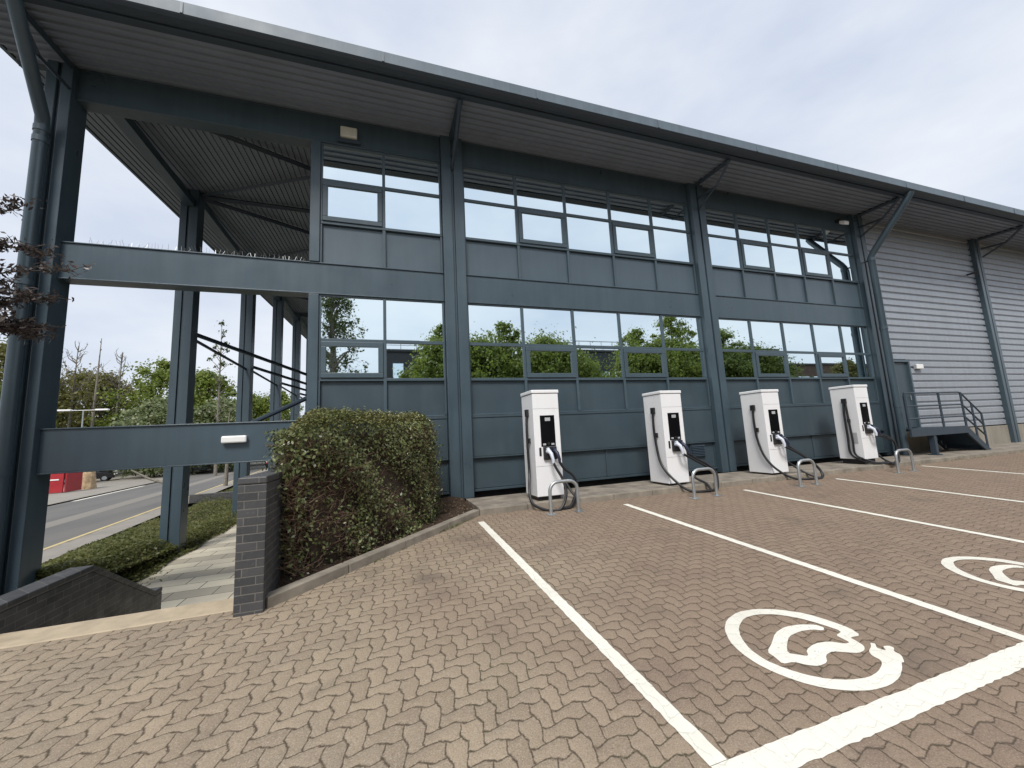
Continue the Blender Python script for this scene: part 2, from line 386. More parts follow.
for k, lab in ((0, 'white painted car and plug symbol in the first charging bay'), (1, 'white painted car and plug symbol cut by the right edge of the photo')):
    dx = 2.94*k; bm = bmesh.new()
    vs = [bm.verts.new((x+dx, y+(.04 if k else 0), gz(y)+.004+(SL*.04 if k else 0))) for x, y in sp]
    es = [bm.edges.new((vs[i], vs[(i+1) % len(vs)])) for i in range(len(vs))]
    bmesh.ops.triangle_fill(bm, use_beauty=True, use_dissolve=False, edges=es)
    bmesh.ops.recalc_face_normals(bm, faces=bm.faces)
    me = bpy.data.meshes.new('bay_symbol'); bm.to_mesh(me); bm.free(); me.materials.append(M['paint'])
    o = bpy.data.objects.new('bay_symbol', me); COL.objects.link(o)
    structure(o); o['label'] = lab
# kerb along the charger strip, individual stones with tight joints
def kerb_run(name, a, b, w, ztop, mat, seglen=.9, depth=.25):
    a, b = Vector(a), Vector(b); d = (b-a); L = d.length; d.normalize(); nrm = Vector((-d.y, d.x)); n = max(1, round(L/seglen)); m_ = MB()
    for i in range(n):
        s0, s1 = i*L/n+.004, (i+1)*L/n-.004
        j = random.uniform(-.004, .004); q = random.uniform(-.004, .004)
        P = [a+d*s0+nrm*j, a+d*s1+nrm*j, a+d*s1+nrm*(w+j), a+d*s0+nrm*(w+j)]
        z = [ztop(v.y)+q for v in P]
        m_.add([(v.x, v.y, zz-depth) for v, zz in zip(P, z)]+[(v.x, v.y, zz) for v, zz in zip(P, z)], [(3, 2, 1, 0), (4, 5, 6, 7), (0, 1, 5, 4), (1, 2, 6, 5), (2, 3, 7, 6), (3, 0, 4, 7)])
    return structure(m_.build(name, mat, bevel=.012))
kerb_run('kerb', (1.60, -1.57), (47, -1.57), .13, lambda y: .42, M['kerb'])
kerb_run('kerb', (KX+.02, KY+.02), (1.60, -1.58), .125, lambda y: gz(y)+.10, M['kerb'])
kerb_run('edging_stone', (-9, -4.08), (-1.30, -4.02), .36, lambda y: .214, M['slabstone'], 3.0)
# raised concrete strip under the chargers, cast in bays
m_ = MB(); xs = [1.62]
while xs[-1] < 46: xs.append(xs[-1]+1.22)
for a, b in zip(xs, xs[1:]):
    z = .416+random.uniform(-.004, .004)
    m_.box(a+.004, b-.004, -1.435, -.62, .1, z); m_.box(a+.004, b-.004, -.612, -.24, .1, z-.002)
structure(m_.build('charger_strip', M['concrete'], bevel=.006))
structure(MB().box(1.45, 16.4, -.236, .2, .0, .26).build('shade_gully', M['soil']))  # sunken strip added; its dark soil stands for shade below the panels
structure(MB().box(16.3, 47, -.236, .09, .1, .41).build('charger_strip', M['concrete']))
# planting bed behind the diagonal kerb
bed = MB(); bm = bmesh.new()
nx, ny = 46, 46
P = {}
for i in range(nx+1):
    for j in range(ny+1):
        y = KY+.12+(0.1-(KY+.12))*j/ny
        xr = 1.60 if y > -1.5 else 1.60+(y+1.45)*(1.60-KX)/(-1.45-KY)*1.0
        x = -1.045+(xr-.03+1.045)*i/nx
        P[i, j] = bm.verts.new((x, y, gz(y)+.045+.035*math.sin(x*9+y*5)*math.sin(y*11)+random.uniform(0, .03)))
for i in range(nx):
    for j in range(ny): bm.faces.new((P[i, j], P[i+1, j], P[i+1, j+1], P[i, j+1]))
me = bpy.data.meshes.new('planting_bed'); bm.to_mesh(me); bm.free(); me.materials.append(M['soil'])
o = bpy.data.objects.new('planting_bed', me); COL.objects.link(o); structure(o)
# lower level: path, steps, sidewalk, road
PZ = -.93
m_ = MB(); m_.add([(-5.0, -1.7, PZ), (-1.28, -1.7, PZ), (-1.28, 45, PZ), (-5.0, 45, PZ)], [(0, 1, 2, 3)]); structure(m_.build('path', M['slabs']))
m_ = MB()
for i in range(6):
    m_.box(-3.2, -1.28, -3.72+i*.33, -3.39+i*.33+.02, -1.1, .2-(i+1)*.18+.002*i)
structure(m_.build('steps', M['concrete'], bevel=.008))
bedz = lambda x, y: max(-.98, min(.15, -.42-.055*max(0, y)+(-.14*y if y < 0 else 0)))-max(0, (-x-5.6))*.10
m_ = MB(); nx, ny = 16, 60
vs = [(-5.0-(3.0+.108*(49*(j/ny)**1.5))*(1-i/nx), -4.0+49*(j/ny)**1.5, 0) for j in range(ny+1) for i in range(nx+1)]
vs = [(x if y > -1.7 else min(-3.3, -3.3+(x+5.0)), y, max(PZ-.13, bedz(x, y))-.12) for x, y, z in vs]
m_.add(vs, [(j*(nx+1)+i, j*(nx+1)+i+1, (j+1)*(nx+1)+i+1, (j+1)*(nx+1)+i) for j in range(ny) for i in range(nx)])
structure(m_.build('verge', M['soil'], smooth=True))
m_ = MB()
m_.prism([(-5.06, -.6), (-4.99, -.6), (-4.99, 45), (-5.06, 45)], PZ-.2, PZ+.04); structure(m_.build('path_kerb', M['concrete']))
def roadx(y): return -8.72-.108*y        # near kerb line of the road
def strip_mesh(name, f0, f1, z, mat, y0=-40., y1=150., n=40):
    m_ = MB()
    ys = [y0+(y1-y0)*i/n for i in range(n+1)]
    m_.add([(f0(y), y, z) for y in ys]+[(f1(y), y, z) for y in ys], [(i, i+1, n+2+i, n+1+i) for i in range(n)])
    return structure(m_.build(name, mat))
strip_mesh('sidewalk', lambda y: roadx(y)+.9+.09*max(0, y-4)*0, lambda y: roadx(y)+.06, -1.0, M['asph_pale'])
m_ = MB()
for i in range(60): 
    y0, y1 = -20+i*1.5, -20+i*1.5+1.49
    m_.add([(roadx(y0)-.07, y0, -1.0), (roadx(y0)+.06, y0, -1.0), (roadx(y1)+.06, y1, -1.0), (roadx(y1)-.07, y1, -1.0), (roadx(y0)-.07, y0, -1.1), (roadx(y1)-.07, y1, -1.1)], [(0, 1, 2, 3), (0, 3, 5, 4)])
structure(m_.build('road_kerb', M['concrete']))
RZ = -1.06
strip_mesh('road', lambda y: roadx(y)+.02, lambda y: roadx(y)-9.4, RZ, M['asphalt'])
strip_mesh('road_repair_strip', lambda y: roadx(y)-2.6, lambda y: roadx(y)-3.5, RZ+.004, M['strip'])
strip_mesh('yellow_line', lambda y: roadx(y)-.24, lambda y: roadx(y)-.36, RZ+.004, M['yellowline'])
strip_mesh('far_road_line', lambda y: roadx(y)-7.0, lambda y: roadx(y)-7.25, RZ+.004, M['paint'], 24, 34, 8)
strip_mesh('far_forecourt', lambda y: roadx(y)-7.4, lambda y: roadx(y)-46, RZ+.06, M['asph_pale'])
strip_mesh('far_kerb', lambda y: roadx(y)-7.3, lambda y: roadx(y)-7.42, RZ+.10, M['concrete'])

# ------------------------------------------------------------------ BUILDING
B = thing('office_building', 'two storey blue grey steel framed office and warehouse with a deep overhanging roof', 'building', (0, 0, .4))
def bp(mb, name, mat, parent=B, **kw): return mb.build(name, mat, parent, **kw)
RS = .07
def rz_(y): return 8.84+RS*y      # soffit height
def column(xc, z0, y0=-.12, w=.50, top=None, name='column'):
    top = rz_(y0)-.02 if top is None else top
    m_ = MB(); h = w/2
    m_.box(xc-h, xc-.03, y0, y0+.42, z0, top); m_.box(xc+.03, xc+h, y0, y0+.42, z0, top); m_.box(xc-.03, xc+.03, y0+.05, y0+.40, z0, top)
    return bp(m_, name, M['steel'], bevel=.010)
for xc, z0, w in ((-5.50, -.95, .37), (1.585, .40, .5), (8.865, .40, .5), (16.0, .40, .5)): column(xc, z0, w=w)
for xc in (23.53, 31.3, 38.6): column(xc, .40, -.02, .42)
GC = [4.3, 9.4, 14.1, 18.8, 23.5, 28.2]
for yc in GC:
    m_ = MB(); top = rz_(yc)-.02
    m_.box(-5.41, -5.24, yc-.2, yc+.2, -1.0, top); m_.box(-5.18, -4.98, yc-.2, yc+.2, -1.0, top); m_.box(-5.24, -5.18, yc-.16, yc+.16, -.95, top)
    bp(m_, 'column', M['steel'], bevel=.010)
# beams: head, first floor, low
def cbeam(x0, x1, z0, z1, y=0.):
    m_ = MB()
    m_.box(x0, x1, y+.012, y+.26, z0+.012, z1-.012)
    m_.box(x0, x1, y-.012, y+.28, z1-.012, z1+.012); m_.box(x0, x1, y-.012, y+.28, z0-.012, z0+.012)
    return bp(m_, 'beam', M['steel'], bevel=.006)
segs = [(-5.315, 1.33), (1.84, 8.61), (9.12, 15.74)]
for x0, x1 in segs:
    cbeam(x0, x1, 8.19, rz_(0)-.03); cbeam(x0, x1, 4.76, 5.42)
cbeam(-5.315, -1.43, 1.44, 2.16, -.02)
# jamb at the outer corner of the glazed part
bp(MB().box(-1.42, -1.23, -.03, .25, .51, 4.74).box(-1.42, -1.23, -.03, .25, 5.44, 8.17), 'corner_post', M['steel'], bevel=.008)
# glazing
def window(xs, z0, zt, z1, opens):
    """a strip of panes: transom at zt; opening lights in the lower row"""
    F = MB(); y0, y1 = .015, .14; b = .032
    F.box(xs[0], xs[-1], y0, y1, z0-.03, z0+.03); F.box(xs[0], xs[-1], y0, y1, z1-.03, z1+.0)
    F.box(xs[0], xs[-1], y0+.004, y1, zt-.038, zt+.034)
    for i, x in enumerate(xs):
        bb = b if 0 < i < len(xs)-1 else .045
        a0, a1 = (x-bb, x+bb) if 0 < i < len(xs)-1 else ((x, x+.04) if i == 0 else (x-.04, x))
        F.box(a0, a1, y0-.004, y1, z0+.031, z1-.031)
    W = bp(F, 'window', M['frame'], bevel=.004)
    for i in range(len(xs)-1):
        a = xs[i]+(.04 if i == 0 else b); c = xs[i+1]-(.04 if i == len(xs)-2 else b)
        tilts = lambda: (random.uniform(-.0022, .0022), random.uniform(-.0022, .0022))
        def pane(x0, x1, za, zb, yy=.045):
            tx, tz = tilts(); hx, hz = (x1-x0)/2, (zb-za)/2
            q = MB(); q.add([(x0, yy-hx*tx-hz*tz, za), (x1, yy+hx*tx-hz*tz, za), (x1, yy+hx*tx+hz*tz, zb), (x0, yy-hx*tx+hz*tz, zb),
                             (x0, yy+.02, za), (x1, yy+.02, za), (x1, yy+.02, zb), (x0, yy+.02, zb)],
                            [(0, 1, 2, 3), (7, 6, 5, 4), (0, 4, 5, 1), (1, 5, 6, 2), (2, 6, 7, 3), (3, 7, 4, 0)])
            q.build('pane', M['glass'], W)
        pane(a, c, zt+.028, z1-.03)
        if i in opens:
            cz0, cz1 = z0+.034, zt-.034; e = .105; q = MB()
            q.box(a+.004, c-.004, -.012, .08, cz0, cz0+e); q.box(a+.004, c-.004, -.012, .08, cz1-e, cz1)
            q.box(a+.004, a+e, -.012, .08, cz0+e, cz1-e); q.box(c-e, c-.004, -.012, .08, cz0+e, cz1-e)
            q.build('casement', M['frame'], W, bevel=.008)
            pane(a+e, c-e, cz0+e, cz1-e, .02)
        else: pane(a, c, z0+.03, zt-.028)
    return W
XB = [[-1.23, .05, 1.325], None, None]
XB[1] = [1.845+ (8.605-1.845)*i/5 for i in range(6)]; XB[2] = [9.125+(15.735-9.125)*i/5 for i in range(6)]
for k, xs in enumerate(XB):
    op = [0] if k == 0 else [1, 3]
    window(xs, 6.34, 7.315, 8.175, op); window(xs, 2.97, 3.79, 4.745, op)
    for (za, zb) in ((5.435, 6.298), (2.19, 2.938)):
        m_ = MB(); r_ = MB()
        for i in range(len(xs)-1):
            a = xs[i]+(.04 if i == 0 else .032); c = xs[i+1]-(.04 if i == len(xs)-2 else .032)
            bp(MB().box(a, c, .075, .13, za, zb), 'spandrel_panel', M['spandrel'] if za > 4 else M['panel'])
        for i, x in enumerate(xs):
            a0, a1 = (x-.032, x+.032) if 0 < i < len(xs)-1 else ((x, x+.04) if i == 0 else (x-.04, x))
            r_.box(a0, a1, .008, .14, za, zb)
        r_.box(xs[0], xs[-1], .02, .14, za-.03, za-.001)
        bp(r_, 'spandrel_frame', M['frame'], bevel=.004)
    x0, x1 = xs[0], xs[-1]
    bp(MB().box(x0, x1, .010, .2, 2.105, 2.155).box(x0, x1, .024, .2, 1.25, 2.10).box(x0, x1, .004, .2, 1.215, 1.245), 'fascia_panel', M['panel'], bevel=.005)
    m_ = MB(); n = max(1, round((x1-x0)/1.7)); st = (x1-x0)/n
    for i in range(n):
        m_.box(x0+i*st+.02, x0+(i+1)*st-.02, .085, .2, .56, 1.205)
        m_.box(x0+i*st-.0 if i else x0, x0+i*st+.02, .06, .2, .56, 1.205); m_.box(x0+(i+1)*st-.02, x0+(i+1)*st, .06, .2, .56, 1.205)
    m_.box(x0, x1, .03, .2, .505, .552)
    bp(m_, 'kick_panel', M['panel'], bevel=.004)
m_ = MB(); m_.box(7.78, 8.27, .05, .084, .84, 1.2)
for i in range(7): m_.prism([(.012, .875+i*.042), (.055, .905+i*.042), (.055, .917+i*.042), (.012, .887+i*.042)], 7.81, 8.24, 'x')
bp(m_, 'louvre', M['guttershade'])
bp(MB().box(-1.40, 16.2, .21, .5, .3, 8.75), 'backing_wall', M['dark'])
bp(MB().box(-1.42, 1.35, .12, .2, -.95, .50).box(-1.42, -1.22, .2, .6, -.95, .3), 'base_wall', M['brick'])
bp(MB().box(-1.41, -1.21, .5, 29.5, -.95, 8.8), 'gable_wall', M['panel'])
# warehouse wall: ribbed cladding
def clad(x0, x1, z0, z1, y=.12):
    pr = []; pt = .252; z = z0
    while z < z1-.01:
        for dz, dy in ((0, 0), (.155, 0), (.185, .048), (.222, .048)):
            if z+dz < z1: pr.append((y+dy, z+dz))
        z += pt
    pr.append((y, z1)); m_ = MB(); m_.strip(pr, x0, x1, 'x'); return bp(m_, 'ribbed_cladding', M['clad'], fix=False)
bp(MB().box(16.24, 16.42, .06, .2, .42, 8.82), 'corner_trim', M['steel']); clad(16.42, 16.50, 1.14, 8.85); clad(16.50, 17.76, 3.66, 8.85); clad(17.76, 23.32, 1.14, 8.85); clad(23.74, 31.1, 1.14, 8.85); clad(31.5, 38.4, 1.14, 8.85); clad(38.8, 48, 1.14, 8.85)
bp(MB().box(16.2, 48, .10, .3, .3, 1.10), 'plinth_wall', M['plinthstone'])
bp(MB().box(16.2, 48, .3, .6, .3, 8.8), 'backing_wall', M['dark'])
D_ = bp(MB().box(16.58, 17.68, .10, .17, 1.25, 3.53), 'door', M['panel'], bevel=.005)
bp(MB().box(16.50, 16.57, .03, .2, 1.24, 3.62).box(17.69, 17.76, .03, .2, 1.24, 3.62).box(16.57, 17.69, .03, .2, 3.54, 3.62), 'door_frame', M['spandrel'])
bp(MB().tube([(17.54, .06, 2.2), (17.54, .06, 2.36)], .016, 8), 'handle', M['galv'], D_)
bp(MB().box(16.65, 16.92, .088, .098, 3.28, 3.42), 'door_sign', M['signblue'], D_)
# roof, soffits, gutter
m_ = MB(); m_.prism([(-1.45, rz_(-1.45)+.03), (-1.45, rz_(-1.45)+.30), (30, rz_(30)+.36), (30, rz_(30)+.06)], -6.22, 50, 'x'); bp(m_, 'roof', M['roofdark'])
pr = []; y = -1.26
while y < .10:
    for dy, dz in ((0, 0), (.105, 0), (.113, -.04), (.150, -.04), (.158, 0)): pr.append((y+dy, rz_(y+dy)+dz))
    y += .168
m_ = MB(); m_.strip(pr, -6.2, 50, 'x'); bp(m_, 'eaves_soffit', M['soffit'], fix=False)
m_ = MB(); x = -6.20
while x < -1.2:
    n = 24; yy0, yy1 = .10, 29.8
    P = [(0, 0), (.105, 0), (.111, .026), (.132, .026), (.138, 0)]
    vs = [(x+a, yy, rz_(yy)+b) for yy in (yy0, yy1) for a, b in P]
    m_.add(vs, [(i, i+1, 6+i, 5+i) for i in range(4)]); x += .138
bp(m_, 'portico_soffit', M['soffit2'], fix=False)
bp(MB().prism([(-1.70, rz_(-1.7)+.05), (-1.70, rz_(-1.7)+.32), (30, rz_(30)+.38), (30, rz_(30)-.02), (-.9, rz_(-.9)-.02)], -6.28, -6.22, 'x'), 'verge_trim', M['steel'])
G = MB(); zb = 8.752
prof = [(-1.42, zb), (-1.50, zb-.005), (-1.57, zb+.02), (-1.61, zb+.05), (-1.628, zb+.075)]
xs_ = [-6.25]
while xs_[-1] < 50: xs_.append(min(50, xs_[-1]+3.15))
G1 = MB()
for a, b in zip(xs_, xs_[1:]):
    G1.prism([(-1.628, zb+.068), (-1.638, zb+.278), (-1.60, zb+.292), (-1.45, zb+.27), (-1.45, zb+.05)], a+.004, b-.004, 'x')
bp(G1, 'gutter', M['gutter'])
bp(MB().prism(prof+[(-1.60, zb+.2), (-1.42, zb+.2)], -6.24, 50, 'x'), 'gutter_trough', M['guttershade'])
bp(MB().box(-6.22, 50, -1.40, -1.27, zb-.03, zb+.06), 'eaves_beam', M['guttershade'], bevel=.01)
for a in xs_[1:-1]: bp(MB().box(a-.02, a+.02, -1.644, -1.60, zb+.07, zb+.27), 'gutter_joint', M['gutter'])
# eaves brackets
for xc in (1.585, 8.865, 16.0, 23.53, 31.3):
    m_ = MB(); n_ = (xc, -.80, 8.27)
    m_.beam((xc, -.10, 8.76), (xc, -1.30, 8.69), .085); m_.beam((xc, -1.30, 8.68), n_, .06)
    m_.beam(n_, (xc, -.12, 8.33), .05); m_.beam(n_, (xc, -.12, 7.98), .05)
    bp(m_, 'eaves_bracket', M['guttershade'])
m_ = MB(); m_.beam((-5.35, -.1, 8.75), (-5.35, -1.3, 8.68), .085); m_.beam((-5.35, -1.3, 8.67), (-5.35, -.8, 8.27), .06); m_.beam((-5.35, -.8, 8.27), (-5.35, -.1, 8.3), .05)
m_.beam((-5.45, .1, 8.8), (-6.2, .1, 8.8), .10); bp(m_, 'eaves_bracket', M['guttershade'])
# roof bracing inside the portico, ties along the colonnade
m_ = MB()
for i, yc in enumerate(GC):
    z = rz_(yc)-.10; prev = 0.3 if i == 0 else GC[i-1]; mid = prev+(yc-prev)*.46; zm = rz_(mid)-.12; zp = rz_(prev)-.12
    m_.beam((-5.15, yc, z), (-1.42, yc+.1, z+.0), .10)
    m_.beam((-5.1, yc, z), (-1.42, mid, zm), .07); m_.beam((-5.1, prev, zp), (-1.42, mid, zm), .09)
bp(m_, 'roof_bracing', M['guttershade'])
m_ = MB()
for a, b in zip([.1]+GC, GC): m_.box(-5.30, -5.06, a+.2, b-.2, rz_(a)+.2*RS-.26, rz_(a)+.2*RS-.05)
bp(m_, 'eaves_tie', M['steel'])
for i, yc in enumerate(GC[:4]):
    m_ = MB(); m_.tube([(-5.12, yc+.1, 4.98), (-1.42, yc+11.3, 4.55)], .065, 8)
    if i < 4: m_.tube([(-5.15, yc+.2, 4.86), (-5.15, GC[i+1]-.2, 4.80)], .045, 8)
    bp(m_, 'tie_rod', M['guttershade'])
bp(MB().tube([(-2.67, .33, 2.05), (-1.60, 1.4, 2.78), (-1.42, 1.6, 2.86)], .05, 8), 'tie_rod', M['guttershade'])
bp(MB().box(-2.62, -2.585, -.0, .02, 1.94, 2.16), 'conduit', M['guttershade'])
m_ = MB()
for i in range(70):
    x = -4.95+i*.05; m_.tube([(x, .03, 5.43), (x+random.uniform(-.04, .04), random.uniform(-.06, .12), 5.53)], .0025, 3, False)
bp(m_, 'bird_spikes', M['galv'])
# downpipes
def pipe(pts, r, collars):
    m_ = MB(); m_.tube(spline(pts, 4) if False else pts, r, 16)
    for (x, y, z) in collars: m_.tube([(x, y, z-.05), (x, y, z+.05)], r*1.12, 16)
    return bp(m_, 'downpipe', M['steel'], smooth=True)
pipe([(-5.22, -1.55, 8.76), (-5.24, -1.47, 8.62), (-5.51, -.34, 7.50), (-5.55, -.27, 7.38), (-5.55, -.27, -.6)], .092, [(-5.55, -.27, 7.3), (-5.55, -.27, 7.1), (-5.55, -.27, 4.55), (-5.55, -.27, 1.5)])
pipe([(16.1, -1.56, 8.78), (16.1, -1.48, 8.63), (15.88, -.45, 7.22), (15.88, -.37, 7.08), (15.88, -.37, .30)], .10, [(15.88, -.37, 7.0), (15.88, -.37, 4.6), (15.88, -.37, 2.0)])
m_ = MB(); m_.tube([(15.72, -.16, 6.9), (15.72, -.16, .45)], .03, 8); m_.tube([(15.88, -.27, 7.0), (15.88, -.14, 7.0)], .03, 8); bp(m_, 'conduit', M['steel'])

# ------------------------------------------------------------------ fittings on the building
t_ = thing('bulkhead_light', 'white oblong bulkhead light on the low beam of the colonnade', 'light', (-2.59, 0, 1.86))
MB().box(-2.78, -2.40, -.045, .003, 1.80, 1.92).build('base_tray', M['badge'], t_, bevel=.01)
MB().box(-2.79, -2.39, -.10, -.046, 1.795, 1.925).build('diffuser', M['lampwhite'], t_, bevel=.025)
t_ = thing('alarm_box', 'cream box on the head beam above the windows nearest the colonnade', 'alarm box', (-.67, -.02, 8.45))
MB().box(-.84, -.50, -.10, -.016, 8.34, 8.58).build('housing', M['cream'], t_, bevel=.02)
MB().box(-.90, -.44, -.05, -.014, 8.24, 8.33).build('base_bracket', M['guttershade'], t_)
t_ = thing('security_light', 'white security floodlight high beside the downpipe at the warehouse corner', 'light', (15.3, -.02, 8.45))
MB().box(14.98, 15.08, -.14, -.016, 8.42, 8.52).build('bracket', M['blackplastic'], t_)
m_ = MB(); m_.prism([(-.32, 8.20), (-.34, 8.32), (-.15, 8.42), (-.14, 8.30)], 14.93, 15.13, 'x'); m_.build('lamp_head', M['lampwhite'], t_, bevel=.02)
t_ = thing('door_light', 'small white light on the ribbed cladding beside the grey door', 'light', (18.3, .12, 3.37))
MB().box(18.12, 18.46, .06, .118, 3.30, 3.46).build('base_tray', M['badge'], t_)
MB().box(18.11, 18.47, .00, .059, 3.295, 3.465).build('diffuser', M['lampwhite'], t_, bevel=.02)
t_ = thing('wall_camera', 'small black camera on ribbed cladding beside the warehouse column', 'camera', (22.7, .1, 7.2))
MB().tube([(22.75, .12, 7.24), (22.75, -.12, 7.24)], .035, 8).build('bracket', M['blackplastic'], t_)
MB().tube([(22.80, -.12, 7.24), (22.55, -.22, 7.17)], .07, 12).build('camera_body', M['blackplastic'], t_)

# ------------------------------------------------------------------ metal stair at the warehouse door
t_ = thing('metal_stair', 'dark grey steel landing and steps with railings at the warehouse door', 'stairs', (16.5, -.5, .42))
PL = (15.05, 17.95); y0, y1 = -1.0, .02; zt = 1.24
m_ = MB(); m_.box(16.36, PL[1], y0, y1, zt-.03, zt); m_.box(15.7, 16.35, y0, -.62, zt-.03, zt)
m_.box(PL[0], PL[1], y0-.02, y0+.04, zt-.22, zt+.01); m_.box(PL[1]-.05, PL[1], y0, y1, zt-.2, zt-.03)
m_.build('landing', M['guttershade'], t_)
for x in (16.2, ): MB().box(x-.06, x+.06, y0+.0, y0+.14, .44, zt-.03).box(x-.12, x+.12, y0-.05, y0+.2, .418, .44).build('leg', M['guttershade'], t_)
MB().box(17.6, 17.7, -.25, -.15, .42, zt-.03).build('leg', M['guttershade'], t_)
for yy in (y0-.02, y1-.06):
    m_ = MB(); m_.prism([(PL[1], zt), (PL[1], zt-.26), (18.75, .42), (19.05, .42)], yy, yy+.05, 'y'); m_.build('stringer', M['guttershade'], t_)
for i in range(5):
    MB().box(PL[1]+.02+i*.21, PL[1]+.25+i*.21, y0+.04, y1-.07, zt-.16-i*.155-.03, zt-.16-i*.155).box(PL[1]+.0+i*.21, PL[1]+.018+i*.21, y0+.04, y1-.07, zt-.16-i*.155, zt-.0-i*.155-.005).build('tread', M['guttershade'], t_)
for yy, xl in ((y0, PL[0]),):
    m_ = MB(); r = .024
    for dz in (1.10, .70, .32):
        e = (18.92, yy, .60+dz*.92)
        a = [(xl, yy, zt+dz), (PL[1]-.1, yy, zt+dz), (PL[1]+.05, yy, zt+dz-.05), e] if yy < -.5 else [(xl, yy, zt+dz-.25), e]
        m_.tube(a, r, 8)
    for x in ([PL[0], 16.75, 17.95] if yy < -.5 else []): m_.tube([(x, yy, zt), (x, yy, zt+1.10)], r*1.3, 8)
    for x in (18.45, 18.92):
        z = zt+1.1-(x-17.9)*.70 if x < 18.8 else .60+1.0; m_.tube([(x, yy, max(.42, zt-(x-17.95)*.76)), (x, yy, z)], r*1.2, 8)
    if yy < -.5: m_.tube([(16.9, -.05, zt), (16.9, -.05, zt+1.1)], r, 8)
    m_.build('railing', M['guttershade'], t_, smooth=True)

